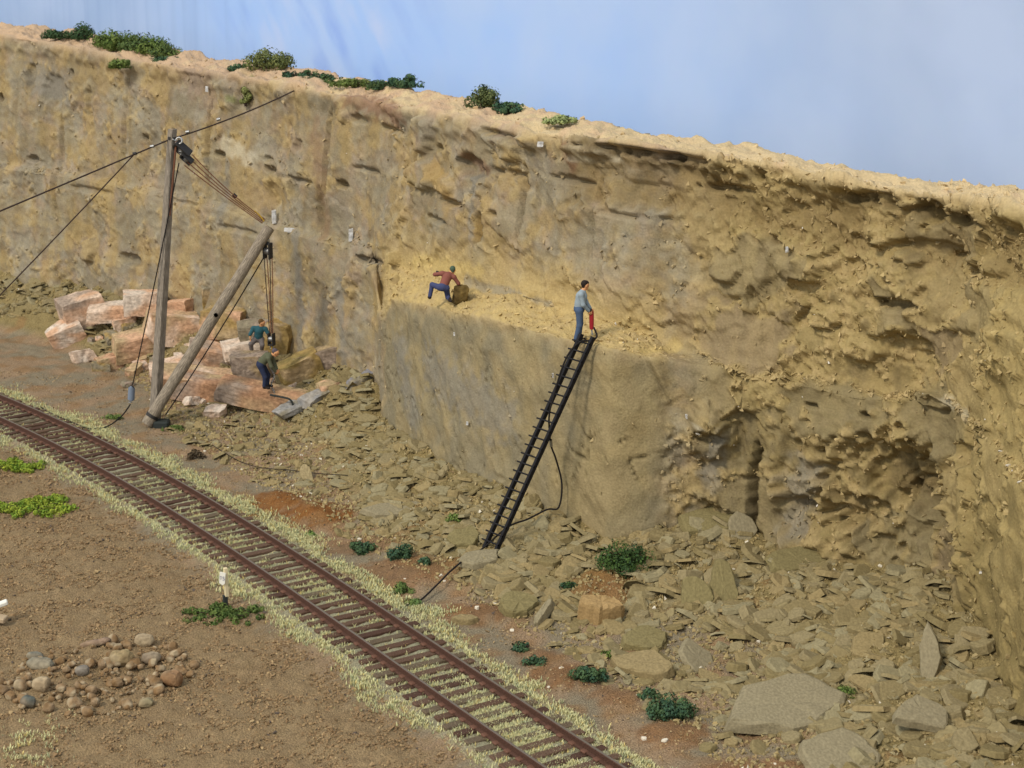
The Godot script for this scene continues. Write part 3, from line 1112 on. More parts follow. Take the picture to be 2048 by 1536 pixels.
func pebble_mesh(seed_: int) -> ArrayMesh:
	var r := RandomNumberGenerator.new()
	r.seed = seed_
	var pts := []
	for k in 9:
		var d := Vector3(r.randf_range(-1, 1), r.randf_range(-1, 1), r.randf_range(-1, 1)).normalized()
		pts.append(d * r.randf_range(0.8, 1.1))
	var st := SurfaceTool.new()
	st.begin(Mesh.PRIMITIVE_TRIANGLES)
	hull_into(st, Transform3D.IDENTITY, [], pts, 0)
	return st.commit()


# a flat broken slab, about 1 m across and «thick» high, lying on y = 0
func slab_mesh(seed_: int, thick: float, long_: float, color: Color, fine := 0) -> ArrayMesh:
	var r := RandomNumberGenerator.new()
	r.seed = seed_
	var n := r.randi_range(8, 11) + fine
	var corners := r.randi_range(4, 6)
	var a0 := r.randf() * TAU
	var cut := []
	for k in corners:
		cut.append([a0 + TAU * (k + r.randf_range(-0.3, 0.3)) / corners, r.randf_range(0.36, 0.52)])
	var tilt := Vector2(r.randf_range(-0.25, 0.25), r.randf_range(-0.25, 0.25)) * thick
	# rings: foot, shoulder, bevelled edge, inner top
	var scale_ := [1.07, 1.0, 0.93, 0.5]
	var level := [-0.3, 0.78, 1.0, 1.03]
	var rings := [[], [], [], []]
	for k in n:
		var a := TAU * (k + r.randf_range(-0.3, 0.3)) / n
		var rad := 0.62
		for c in cut:   # a ragged polygon: the nearest of a few broken sides
			var q := cos(a - c[0])
			if q > 0.2:
				rad = minf(rad + (0.1 if fine and rad == 0.62 else 0.0), c[1] / q)
		rad *= r.randf_range(0.9, 1.06) if fine == 0 else r.randf_range(0.96, 1.03)
		for w in 4:
			var p: Vector2 = Vector2(cos(a) * rad * long_, sin(a) * rad) * scale_[w] * (1.0 + r.randf_range(-0.03, 0.03))
			rings[w].append(Vector3(p.x, thick * (level[w] + (r.randf_range(-0.09, 0.09) if w > 0 else 0.0)) + tilt.dot(p), p.y))
	var top := Vector3(0, thick * r.randf_range(0.98, 1.1), 0)
	var st := SurfaceTool.new()
	st.begin(Mesh.PRIMITIVE_TRIANGLES)
	var faces := []
	for k in n:
		var m := (k + 1) % n
		for w in 3:
			faces.append([rings[w][k], rings[w][m], rings[w + 1][k]])
			faces.append([rings[w][m], rings[w + 1][m], rings[w + 1][k]])
		faces.append([rings[3][k], rings[3][m], top])
	for f in faces:
		var nn: Vector3 = (f[2] - f[0]).cross(f[1] - f[0]).normalized()
		var out: Vector3 = (f[0] + f[1] + f[2]) / 3.0 - Vector3(0, thick * 0.3, 0)
		var order := [0, 1, 2]
		if nn.dot(out) < 0:
			nn = -nn
			order = [0, 2, 1]
		for q in order:
			st.set_color(color)
			st.set_normal(nn)
			st.add_vertex(f[q])
	return st.commit()


var slab_kinds: Array = []


func build_rubble() -> void:
	var tones := [s3(152, 138, 100), s3(146, 131, 92), s3(157, 145, 111), s3(158, 140, 98), s3(142, 126, 88), s3(153, 139, 103)]
	for v in 9:
		var row := []
		for t in tones.size():
			row.append(slab_mesh(100 + v, [0.12, 0.15, 0.2, 0.14, 0.28, 0.1, 0.18, 0.15, 0.13][v], [1.0, 1.3, 1.0, 1.5, 1.1, 1.4, 1.2, 1.7, 1.1][v], tones[t]))
		slab_kinds.append(row)
	var spots := []
	var tries := 0
	while spots.size() < 8500 and tries < 160000:
		tries += 1
		var x := rng.randf_range(-22, 11)
		var z := rng.randf_range(-75, -27)
		if x / -z > 0.31 or x / -z < -0.31:
			continue
		if not Geometry2D.is_point_in_polygon(Vector2(x, z), rubble_area):
			continue
		var w := wall_at(x, z)
		if w.x < 0.1:
			continue
		var near_edge := talus_at(x, z) < 0.12
		if near_edge and rng.randf() < 0.55:
			continue
		if n_b.get_noise_2d(x * 0.45 + 7, z * 0.45) < -0.35 and rng.randf() < 0.75:
			continue
		var m := mound(x, z)
		if m.y > 0.25 and rng.randf() < 0.95:
			continue
		if Vector2(x + 13.5, z + 61.0).length() < 3.0 and rng.randf() < 0.6:
			continue
		var size := 0.11 + 0.46 * pow(rng.randf(), 3.2)
		if x > -0.5:
			size *= 1.15
		size *= 0.8 if near_edge else 1.0
		spots.append({"x": x, "z": z, "size": size, "seen": size / -z, "v": rng.randi() % slab_kinds.size(), "t": rng.randi() % 6, "turn": Vector3(rng.randfn(0.08, 0.3), rng.randf() * TAU, rng.randfn(0.0, 0.3)), "sink": rng.randf_range(-0.12, 0.06)})
	spots.sort_custom(func(a, b): return a.seen > b.seen)
	var root := Node3D.new()
	root.name = "rubble_slope"
	add_child(root)
	tag(root, "slope of broken olive and grey stone along the foot of the cliff", "", "", "structure")
	var st := SurfaceTool.new()
	st.begin(Mesh.PRIMITIVE_TRIANGLES)
	for k in spots.size():
		var s = spots[k]
		var b := Basis.from_euler(s.turn).scaled(Vector3.ONE * s.size)
		b = Basis.from_euler(s.turn) * Basis.from_scale(Vector3.ONE * s.size)
		var tr := Transform3D(b, on_ground(s.x, s.z, s.sink * s.size))
		var mesh: ArrayMesh = slab_kinds[s.v][s.t]
		if k < 290:
			var o := put("stone", mesh, mats.stone, root)
			o.transform = tr
		else:
			st.append_from(mesh, 0, tr)
	tag(put("rubble", st.commit(), mats.stone, root), "", "", "", "stuff")
	# fine chips between the stones
	var mm := MultiMesh.new()
	mm.transform_format = MultiMesh.TRANSFORM_3D
	mm.use_colors = true
	mm.mesh = pebble_mesh(8)
	var where := []
	tries = 0
	while where.size() < 16000 and tries < 150000:
		tries += 1
		var x := rng.randf_range(-22, 11)
		var z := rng.randf_range(-75, -27)
		if absf(x / z) > 0.31 or not Geometry2D.is_point_in_polygon(Vector2(x, z), rubble_area):
			continue
		where.append(Vector2(x, z))
	mm.instance_count = where.size()
	for k in where.size():
		var r := rng.randf_range(0.025, 0.08)
		var b := Basis.from_euler(Vector3(rng.randf() * 6, rng.randf() * 6, rng.randf() * 6)) * Basis.from_scale(Vector3(r, r * 0.45, r))
		mm.set_instance_transform(k, Transform3D(b, on_ground(where[k].x, where[k].y, r * 0.2)))
		var c: Color = tones[rng.randi() % 6].lerp(s3(150, 128, 84), rng.randf() * 0.6)
		if rng.randf() < 0.02:
			c = s3(205, 196, 176)
		mm.set_instance_color(k, c)
	var chips := MultiMeshInstance3D.new()
	chips.name = "stone_chips"
	chips.multimesh = mm
	chips.material_override = mats.pebble
	root.add_child(chips)
	tag(chips, "", "", "", "stuff")


# ------------------------------------------------------------------ track
func track_frame(z: float) -> Transform3D:   # x to the right across the rails, z along them towards the viewer
	var along := Vector3(track_x(z + 0.05) - track_x(z - 0.05), 0, 0.1).normalized()
	var right := Vector3.UP.cross(along).normalized()
	return Transform3D(Basis(right, Vector3.UP, along), Vector3(track_x(z), 0, z))


func rail_shape(side: float) -> Array:
	var body := SurfaceTool.new()
	var head := SurfaceTool.new()
	body.begin(Mesh.PRIMITIVE_TRIANGLES)
	head.begin(Mesh.PRIMITIVE_TRIANGLES)
	# profile of the rail, left to right, from the foot up
	var prof := [Vector2(-0.075, 0.12), Vector2(-0.075, 0.14), Vector2(-0.02, 0.165), Vector2(-0.02, 0.235), Vector2(-0.034, 0.25), Vector2(-0.034, 0.295), Vector2(-0.027, 0.303), Vector2(0.027, 0.303), Vector2(0.034, 0.295), Vector2(0.034, 0.25), Vector2(0.02, 0.235), Vector2(0.02, 0.165), Vector2(0.075, 0.14), Vector2(0.075, 0.12)]
	var rows := []
	var z := -74.0
	while z <= -22.0:
		var f := track_frame(z)
		var row := []
		for p in prof:
			row.append(f * Vector3(side * 0.625 + p.x, p.y, 0))
		rows.append(row)
		z += 0.5
	for k in rows.size() - 1:
		for q in prof.size() - 1:
			var st := head if q == 6 else body
			var a: Vector3 = rows[k][q]
			var b: Vector3 = rows[k][q + 1]
			var c: Vector3 = rows[k + 1][q]
			var d: Vector3 = rows[k + 1][q + 1]
			var n := (c - a).cross(b - a).normalized()
			for v in [a, b, c, c, b, d]:
				st.set_normal(n)
				st.add_vertex(v)
	return [body.commit(), head.commit()]


func build_track() -> void:
	var t := thing("railway_track", "curving single railway track with rusty rails and brown sleepers in front of the quarry", "railway track")
	for side in [-1, 1]:
		var shapes := rail_shape(side)
		var r := put("rail", shapes[0], mats.rail_side, t)
		put("running_surface", shapes[1], mats.rail_top, r)
	var ties := []
	for v in 4:
		var st := SurfaceTool.new()
		st.begin(Mesh.PRIMITIVE_TRIANGLES)
		st.set_color([s3(118, 90, 74), s3(126, 100, 82), s3(104, 78, 64), s3(130, 112, 90)][v])
		box_into(st, Transform3D.IDENTITY, Vector3(2.15 + 0.03 * v, 0.16, 0.2), 0.015)
		ties.append(st.commit())
	var chairs := MultiMesh.new()
	chairs.transform_format = MultiMesh.TRANSFORM_3D
	chairs.mesh = box(Vector3(0.24, 0.05, 0.15), 0.015)
	var places := []
	var z := -70.0
	while z < -24.0:
		var f := track_frame(z)
		var slope := f.basis.z.z
		var o := put("sleeper", ties[rng.randi() % 4], mats.tie, t)
		var turn := Basis(Vector3.UP, rng.randf_range(-0.015, 0.015))
		o.transform = Transform3D(f.basis * turn, f.origin + Vector3(0, 0.04 + rng.randf_range(-0.012, 0.006), 0) + f.basis.x * rng.randf_range(-0.03, 0.03))
		for side in [-1, 1]:
			places.append(Transform3D(f.basis, f * Vector3(side * 0.625, 0.145, 0)))
		z += 0.415 * slope
	chairs.instance_count = places.size()
	for k in places.size():
		chairs.set_instance_transform(k, places[k])
	var mi := MultiMeshInstance3D.new()
	mi.name = "rail_chairs"
	mi.multimesh = chairs
	mi.material_override = mats.chair
	t.add_child(mi)
	tag(mi, "", "", "", "stuff")


func blade_mesh() -> ArrayMesh:
	var st := SurfaceTool.new()
	st.begin(Mesh.PRIMITIVE_TRIANGLES)
	for k in 3:
		var a := TAU * k / 3.0
		var s := Vector3(cos(a), 0, sin(a))
		var o := Vector3(-sin(a), 0, cos(a))
		var p := [s * -0.11 + o * 0.05, s * 0.11 + o * 0.05, s * 0.07 + o * 0.22 + Vector3(0, 0.62, 0), s * -0.07 + o * 0.22 + Vector3(0, 0.62, 0), o * 0.5 + Vector3(0, 1, 0)]
		for f in [[0, 1, 2], [0, 2, 3], [3, 2, 4]]:
			var n: Vector3 = (p[f[2]] - p[f[0]]).cross(p[f[1]] - p[f[0]]).normalized()
			for v in f:
				st.set_normal(n)
				st.add_vertex(p[v])
	return st.commit()


func build_grass() -> void:
	var mm := MultiMesh.new()
	mm.transform_format = MultiMesh.TRANSFORM_3D
	mm.use_colors = true
	mm.mesh = blade_mesh()
	var where := []
	var tries := 0
	while where.size() < 56000 and tries < 620000:
		tries += 1
		var z := rng.randf_range(-66, -25)
		var off := rng.randf_range(-2.6, 2.4)
		var a := absf(off)
		var tone := n_a.get_noise_2d(z * 0.28, off * 0.3 + 8)
		var fine_ := n_b.get_noise_2d(z * 1.5, off * 2.0)
		var keep := 0.0
		if off > 0.75:      # quarry side: a dense ragged strip
			var mid := 1.35 + 0.25 * tone
			keep = exp(-pow((off - mid) / (0.30 + 0.26 * tone), 2)) * (0.85 + 0.6 * fine_)
		elif off < -0.75:   # near side: between and beyond the sleeper ends
			var mid2 := -1.2 - 0.25 * tone
			keep = exp(-pow((off - mid2) / (0.26 + 0.2 * tone), 2)) * (0.75 + 0.5 * fine_)
		else:
			keep = clampf(0.12 + 1.1 * tone + 0.3 * fine_, 0.02, 0.8) * (1.0 if a < 0.5 else 0.25)
			keep *= 0.4 + 0.6 * smoothstep(-50.0, -33.0, z)
		if z < -50 and off < 0.75:
			keep *= 0.6
		if off > 0.75 or off < -0.75:
			keep *= smoothstep(-1.1, -0.35, n_b.get_noise_2d(z * 0.55 + 20, signf(off) * 9.0 + off * 0.6))
		if rng.randf() > keep:
			continue
		where.append([off, z])
	while where.size() < 56400 and tries < 660000:   # a loose patch in the lower left corner
		tries += 1
		var z2 := rng.randfn(-32.4, 0.7)
		var x2 := rng.randfn(-9.6, 0.35)
		if n_b.get_noise_2d(x2 * 1.6, z2 * 1.6) > -0.1:
			where.append([track_off(x2, z2) / 0.82 * (track_frame(z2).basis.x.x), z2 - 0.0, x2])
	mm.instance_count = where.size()
	for k in where.size():
		var w = where[k]
		var f := track_frame(w[1])
		var p: Vector3 = f * Vector3(w[0], 0, 0) if w.size() < 3 else Vector3(w[2], 0, w[1])
		p.y = ground_y(p.x, p.z) + (0.05 if absf(w[0]) < 1.05 else 0.0)
		var inside := absf(w[0]) < 1.1
		var h := 0.03 + 0.085 * pow(rng.randf(), 2.0) if not inside else 0.045 + 0.05 * rng.randf()
		var r := h * rng.randf_range(0.9, 1.6)
		mm.set_instance_transform(k, Transform3D(Basis(Vector3.UP, rng.randf() * TAU) * Basis.from_scale(Vector3(r, h, r)), p))
		var c := s3(208, 202, 152).lerp(s3(186, 182, 134), rng.randf())
		if rng.randf() < 0.25:
			c = s3(168, 172, 134)
		if rng.randf() < 0.08:
			c = s3(206, 186, 120)
		mm.set_instance_color(k, c)
	var g := MultiMeshInstance3D.new()
	g.name = "grass"
	g.multimesh = mm
	g.material_override = mats.blade
	add_child(g)
	tag(g, "pale yellow-green grass growing along and between the rails", "grass", "", "stuff")


# ------------------------------------------------------------------ derrick
func sag(a: Vector3, b: Vector3, drop: float, n := 14) -> Array:
	var out := []
	for k in n + 1:
		var t := float(k) / n
		out.append(a.lerp(b, t) - Vector3(0, drop * 4.0 * t * (1.0 - t), 0))
	return out


func ring_mesh(r: float, thick: float) -> TorusMesh:
	var t := TorusMesh.new()
	t.inner_radius = r - thick
	t.outer_radius = r + thick
	t.rings = 16
	t.ring_segments = 8
	return t


func pole(a: Vector3, b: Vector3, r0: float, r1: float, seed_: int) -> ArrayMesh:
	var pts := []
	var radii := []
	for k in 15:
		var t := k / 14.0
		pts.append(a.lerp(b, t) + Vector3(n_b.get_noise_2d(t * 2.0, seed_), 0, n_b.get_noise_2d(t * 2.0, seed_ + 9)) * 0.025)
		radii.append(lerpf(r0, r1, t) * (1.0 + 0.05 * n_b.get_noise_2d(t * 9.0, seed_ + 30)))
	return tube(pts, radii, 14)


func pulley(parent: Node, at: Vector3, dir: Vector3, scale: float) -> void:
	# a tackle block: two cheeks, a sheave, an eye
	var tr := frame(Vector3.ZERO, dir, Vector3(1, 0, 0.4))
	var st := SurfaceTool.new()
	st.begin(Mesh.PRIMITIVE_TRIANGLES)
	for x in [-0.5, 0.5]:
		box_into(st, tr * Transform3D(Basis.IDENTITY, Vector3(x * 0.2 * scale, 0, 0)), Vector3(0.05, 0.5, 0.26) * scale, 0.02)
	box_into(st, tr * Transform3D(Basis.IDENTITY, Vector3(0, 0.24 * scale, 0)), Vector3(0.26, 0.06, 0.22) * scale, 0.01)
	var b := put("pulley_block", st.commit(), mats.iron, parent, at)
	put("sheave", tube([tr * Vector3(-0.08 * scale, 0, 0), tr * Vector3(0.08 * scale, 0, 0)], [0.12 * scale], 14), mats.steel, b)
	var eye := put("eye", ring_mesh(0.07 * scale, 0.022 * scale), mats.steel, b)
	eye.transform = Transform3D(tr.basis * Basis(Vector3.RIGHT, PI / 2), tr * Vector3(0, 0.34 * scale, 0))


func build_derrick() -> void:
	var foot := on_ground(-11.51, -55.63, -0.1)
	var t := thing("derrick", "tall weathered timber derrick mast with leaning boom, ropes and guy wires", "derrick", foot)
	var top := Vector3(-10.50, 9.35, -55.80) - foot
	var mast := SurfaceTool.new()
	mast.begin(Mesh.PRIMITIVE_TRIANGLES)
	var corners := []
	for e in [[Vector3.ZERO, 0.150], [top, 0.108]]:
		for q in [Vector2(1, 0.85), Vector2(0.85, 1), Vector2(-0.85, 1), Vector2(-1, 0.85), Vector2(-1, -0.85), Vector2(-0.85, -1), Vector2(0.85, -1), Vector2(1, -0.85)]:
			var w: Vector2 = q.rotated(0.62) * e[1]
			corners.append(e[0] + Vector3(w.x, 0, w.y))
	hull_into(mast, Transform3D.IDENTITY, [], corners, 0)
	put("mast", mast.commit(), mats.timber_squared, t)
	put("mast_cap", tube([top, top + Vector3(0, 0.03, 0)], [0.09, 0.08], 4), mats.timber_end, t)
	var bfoot := on_ground(-11.62, -55.0, 0.12) - foot
	var btip := Vector3(-7.69, 6.18, -56.30) - foot
	put("boom", pole(bfoot, btip, 0.19, 0.17, 8), mats.timber, t)
	put("boom_end", tube([btip, btip + (btip - bfoot).normalized() * 0.02], [0.165, 0.155], 14), mats.timber_end, t)
	# dark bolt hole and iron bands on the boom
	var mid := bfoot.lerp(btip, 0.56)
	put("bolt", tube([mid + Vector3(0.06, 0.02, 0.205), mid + Vector3(0.03, 0.0, 0.1)], [0.07], 10), mats.black_paint, t)
	var band := tube([bfoot.lerp(btip, 0.035), bfoot.lerp(btip, 0.05)], [0.202], 14)
	put("iron_band", band, mats.iron, t)
	put("iron_band", tube([top * 0.965, top * 0.975], [0.13], 14), mats.iron, t)
	# foot shoe with the lead block beside it
	put("shoe", box(Vector3(0.5, 0.3, 0.45), 0.05, Transform3D(Basis.IDENTITY, bfoot + Vector3(0.45, -0.05, -0.1))), mats.black_paint, t)
	# upper tackle between mast and boom
	var up := Vector3(-10.22, 8.72, -55.78) - foot
	var tipblock := btip + Vector3(-0.16, 0.2, 0)
	pulley(t, up, (up - tipblock), 1.1)
	pulley(t, up + Vector3(0.14, -0.28, 0.05), (up - tipblock), 0.8)
	put("shackle", ring_mesh(0.1, 0.03), mats.steel, t, Vector3(-10.3, 9.0, -55.7) - foot).rotation = Vector3(1.2, 0.3, 0.4)
	for k in 4:
		var o := Vector3(0.06, 0.08, 0) * (k - 1.5)
		put("topping_rope", tube(sag(up + Vector3(0.18, -0.32, 0.05) + o * 1.4, tipblock + o * 0.5, 0.03 + 0.03 * k), [0.018], 6), mats.rope_red, t)
	put("brass_hook", tube([tipblock + Vector3(-0.28, 0.34, 0.05), tipblock + Vector3(-0.12, 0.2, 0.05), tipblock + Vector3(0.02, 0.02, 0.05), tipblock + Vector3(-0.1, -0.05, 0.05), tipblock + Vector3(-0.22, 0.02, 0.05)], [0.03], 6), mats.brass, t)
	put("rope_knot", tube([up.lerp(tipblock, 0.62), up.lerp(tipblock, 0.66)], [0.06], 7), mats.iron, t)
	# hoist tackle hanging from the boom
	var hang := Vector3(-7.76, 5.42, -56.30) - foot
	put("hanger", tube([btip + Vector3(-0.04, -0.14, 0.1), hang + Vector3(0, 0.3, 0)], [0.022], 6), mats.steel, t)
	pulley(t, hang, Vector3.UP, 1.0)
	var hook := Vector3(-7.74, 2.55, -56.30) - foot
	for k in 4:
		var dx := [-0.1, -0.02, 0.06, 0.12][k] as float
		put("hoist_rope", tube([hang + Vector3(dx * 1.2, -0.2, 0.03 * k), (hang + hook) / 2 + Vector3(dx * 0.9 + 0.02 * sin(k * 2.0), 0, 0), hook + Vector3(dx * 0.5, 0.2, 0.02 * k)], [0.016], 6), mats.rope_red if k % 2 else mats.rope_dark, t)
	put("rope_fray", fray_mesh(5), mats.rope_red, t, hook + Vector3(0, 0.75, 0))
	pulley(t, hook, Vector3.DOWN, 0.8)
	put("lower_hook", tube([hook + Vector3(0, -0.2, 0), hook + Vector3(0.02, -0.42, 0), hook + Vector3(0.12, -0.52, 0), hook + Vector3(0.2, -0.42, 0)], [0.035], 7), mats.brass, t)
	# sling chain from the hook down to the slab
	var low := Vector3(-7.72, 0.75, -56.0) - foot
	var n := 22
	for k in n:
		var p := (hook + Vector3(0.02, -0.5, 0)).lerp(low, float(k) / (n - 1)) + Vector3(0.05 * sin(k * 0.7), 0, 0.03 * cos(k * 0.9))
		var link := put("chain_link", ring_mesh(0.042, 0.013), mats.steel, t, p)
		link.rotation = Vector3(PI / 2 * (k % 2), 0.4, PI / 2)
	# falls down the boom and the mast
	put("fall_line", tube(sag(hang + Vector3(-0.1, -0.15, 0), bfoot + Vector3(0.62, 0.32, 0.1), 0.08), [0.02], 6), mats.rope_black, t)
	put("mast_line", tube(sag(up + Vector3(-0.1, -0.4, 0.15), Vector3(-12.10, 1.25, -55.4) - foot, 0.1), [0.02], 6), mats.rope_black, t)
	put("mast_rope", tube(sag(top + Vector3(0.12, -0.35, 0.1), top * 0.72 + Vector3(0.1, 0, 0.15), 0.03), [0.035], 6), mats.rope_red, t)
	# tension weight with the line that runs on to the track
	var weight := Vector3(-12.16, 0.98, -55.45) - foot
	put("tension_weight", tube([weight + Vector3(-0.03, -0.24, 0), weight + Vector3(-0.02, -0.2, 0), weight + Vector3(0.02, 0.16, 0), weight + Vector3(0.05, 0.22, 0)], [0.07, 0.11, 0.11, 0.05], 12), mats.grey_metal, t)
	put("weight_eye", ring_mesh(0.05, 0.017), mats.steel, t, weight + Vector3(-0.05, -0.3, 0))
	var run := []
	for p in [Vector3(-12.2, 0.62, -55.4), Vector3(-12.45, 0.3, -55.1), Vector3(-12.85, 0.08, -54.7), Vector3(-13.4, 0.05, -54.6), Vector3(-14.0, 0.06, -55.2), Vector3(-14.9, 0.06, -56.2), Vector3(-15.6, 0.05, -57.2)]:
		run.append(p - foot)
	put("ground_line", tube(bend(run, 5), [0.022], 6), mats.rope_black, t)
	# guy wires
	var gtop := Vector3(-10.62, 9.02, -55.8) - foot
	put("guy_wire", tube(sag(gtop, Vector3(-6.75, 10.28, -61.0) - foot, 0.12), [0.024], 6), mats.rope_dark, t)
	put("guy_wire", tube(sag(gtop, Vector3(-38.2, 0.1, -13.0) - foot, 0.1), [0.024], 6), mats.rope_dark, t)
	var join := gtop.lerp(Vector3(-38.2, 0.1, -13.0) - foot, 0.03)
	put("guy_wire", tube(sag(join, Vector3(-20.2, 0.1, -52.2) - foot, 0.1), [0.022], 6), mats.rope_dark, t)
	for p in [gtop + (Vector3(-6.75, 10.28, -61.0) - foot - gtop) * 0.12, gtop + (Vector3(-6.75, 10.28, -61.0) - foot - gtop) * 0.33, join, join.lerp(gtop, 0.5)]:
		put("wire_clamp", tube([p - Vector3(0.05, 0, 0), p + Vector3(0.06, 0.02, 0)], [0.05], 7), mats.steel if p != join else mats.iron, t)


func fray_mesh(seed_: int) -> ArrayMesh:
	var r := RandomNumberGenerator.new()
	r.seed = seed_
	var st := SurfaceTool.new()
	st.begin(Mesh.PRIMITIVE_TRIANGLES)
	for k in 26:
		var y := r.randf_range(-0.45, 0.5)
		var d := Vector3(r.randf_range(-1, 1), r.randf_range(-0.4, 0.4), r.randf_range(-0.5, 0.5)).normalized() * r.randf_range(0.08, 0.24)
		tube_into(st, [Vector3(0, y, 0), Vector3(0, y, 0) + d], [0.007, 0.003], 3, false)
	return st.commit()


func bend(pts: Array, n: int) -> Array:   # a smooth line through points
	var out := []
	for k in pts.size() - 1:
		for q in n:
			var p: Vector3 = pts[k]
			out.append(p.cubic_interpolate(pts[k + 1], pts[maxi(k - 1, 0)], pts[mini(k + 2, pts.size() - 1)], float(q) / n))
	out.append(pts[-1])
	return out


# ------------------------------------------------------------------ ladder, drill hose
func build_ladder() -> void:
	var wdir := Vector3(0.65, 0, 0.76).normalized()
	var foot := on_ground(-0.56, -42.57, 0.02)
	var top := Vector3(1.88, 5.72, -43.6)
	var t := thing("ladder", "long black ladder leaning from the rubble up to the bench edge", "ladder", foot)
	var run := top - foot
	for s in [-1, 1]:
		var a: Vector3 = wdir * 0.215 * s
		var f := frame(a + run / 2, run, wdir)
		put("side_rail", box(Vector3(0.085, run.length(), 0.13), 0.012, f), mats.ladder, t)
	var n := 24
	for k in n:
		var p := run * (0.035 + 0.93 * k / (n - 1))
		var st := SurfaceTool.new()
		st.begin(Mesh.PRIMITIVE_TRIANGLES)
		var lift := run.cross(wdir).normalized() * -0.05
		tube_into(st, [p - wdir * 0.38 + lift, p + wdir * 0.26 + lift], [0.022], 7)
		put("rung", st.commit(), mats.ladder, t)
	# the air hose of the drill
	var pts := [Vector3(2.05, 5.85, -43.9), Vector3(2.12, 5.66, -43.75), Vector3(1.98, 5.6, -43.55), Vector3(1.7, 5.6, -43.42), Vector3(1.42, 5.35, -43.3), Vector3(1.22, 4.9, -43.25), Vector3(1.05, 4.3, -43.2), Vector3(0.93, 3.8, -43.2), Vector3(0.95, 3.2, -43.6), Vector3(1.0, 2.75, -43.9), Vector3(1.13, 2.35, -44.0), Vector3(1.28, 1.7, -44.0), Vector3(1.2, 1.1, -43.9), Vector3(0.9, 0.75, -43.85), Vector3(0.4, 0.45, -43.5), Vector3(-0.1, 0.3, -43.1), Vector3(-0.75, 0.22, -42.4), Vector3(-1.1, 0.2, -42.0), Vector3(-1.5, 0.1, -41.3), Vector3(-1.8, 0.07, -40.6), Vector3(-2.2, 0.05, -40.0), Vector3(-2.5, 0.0, -39.8)]
	var floor_ := []
	for p in pts:
		floor_.append(Vector3(p.x, maxf(p.y, ground_y(p.x, p.z) + (0.34 if p.x > -0.7 else 0.2 if p.x > -2.1 else 0.06)), p.z))
	var h := thing("air_hose", "thin dark air hose looping from the red drill down to the grass by the track", "hose")
	put("hose", tube(bend(floor_, 6), [0.024], 7), mats.rope_black, h)
	put("coupling", tube([Vector3(0.98, 2.95, -43.78), Vector3(1.0, 2.75, -43.9)], [0.04], 8), mats.steel, h)


# ------------------------------------------------------------------ stones
# a hewn block: a rounded box with chopped corners and broken, coloured faces
func block_mesh(size: Vector3, seed_: int, c0: Color, c1: Color, c2: Color, chop := 0.5, uneven := 0.06) -> ArrayMesh:
	var r := RandomNumberGenerator.new()
	r.seed = seed_
	var cuts := []
	for k in int(3 + chop * 7):
		var n := Vector3(r.randf_range(-1, 1), r.randf_range(-0.7, 1), r.randf_range(-1, 1)).normalized()
		var reach := absf(n.x) * 0.5 + absf(n.y) * 0.5 + absf(n.z) * 0.5
		cuts.append([n, reach * r.randf_range(0.72, 0.95)])
	var skew := Vector3(r.randf_range(-0.14, 0.14), r.randf_range(-0.1, 0.1), r.randf_range(-0.14, 0.14))
	var g := 9
	var st := SurfaceTool.new()
	st.begin(Mesh.PRIMITIVE_TRIANGLES)
	var shift := Vector3(seed_ * 3.7, seed_ * 1.3, 0)
	for face in 6:
		var ax := face / 2
		var sgn := 1.0 if face % 2 else -1.0
		var P := []
		for i in g + 1:
			for j in g + 1:
				var v := Vector3.ZERO
				v[ax] = sgn * 0.5
				v[(ax + 1) % 3] = float(i) / g - 0.5
				v[(ax + 2) % 3] = float(j) / g - 0.5
				for c in cuts:
					var over: float = v.dot(c[0]) - c[1]
					if over > 0:
						v -= c[0] * over
				if chop > 2.0:   # water-worn
					v = v.lerp(v.normalized() * 0.5, 0.7)
				v.x += skew.x * v.y
				v.z += skew.z * v.y
				v.y += skew.y * v.x
				var w := v * size
				w += v.normalized() * (uneven * n_a.get_noise_3dv(w * 1.6 + shift) + uneven * 0.5 * n_b.get_noise_3dv(w * 5.0 + shift)) * minf(1.0, size.length())
				P.append(w)
		for i in g:
			for j in g:
				var a := i * (g + 1) + j
				var q := [P[a], P[a + 1], P[a + g + 1], P[a + g + 1], P[a + 1], P[a + g + 2]]
				for tri in 2:
					var x: Vector3 = q[tri * 3]
					var y: Vector3 = q[tri * 3 + 1]
					var z: Vector3 = q[tri * 3 + 2]
					var n := (z - x).cross(y - x)
					if n.length() < 1e-10:
						continue
					n = n.normalized()
					var mid := (x + y + z) / 3.0
					if n.dot(mid) < 0:
						n = -n
						var sw := y
						y = z
						z = sw
					for v in [x, y, z]:
						var m := n_a.get_noise_3dv(v * 1.1 / maxf(0.6, size.length() * 0.5) + shift * 2.0)
						var m2 := n_b.get_noise_3dv(v * 0.9 / maxf(0.6, size.length() * 0.5) + shift)
						st.set_color(c0.lerp(c1, clampf(0.5 + m * 1.8, 0, 1)).lerp(c2, smoothstep(0.1, 0.5, m2)))
						st.set_normal(n)
						st.add_vertex(v)
	return st.commit()


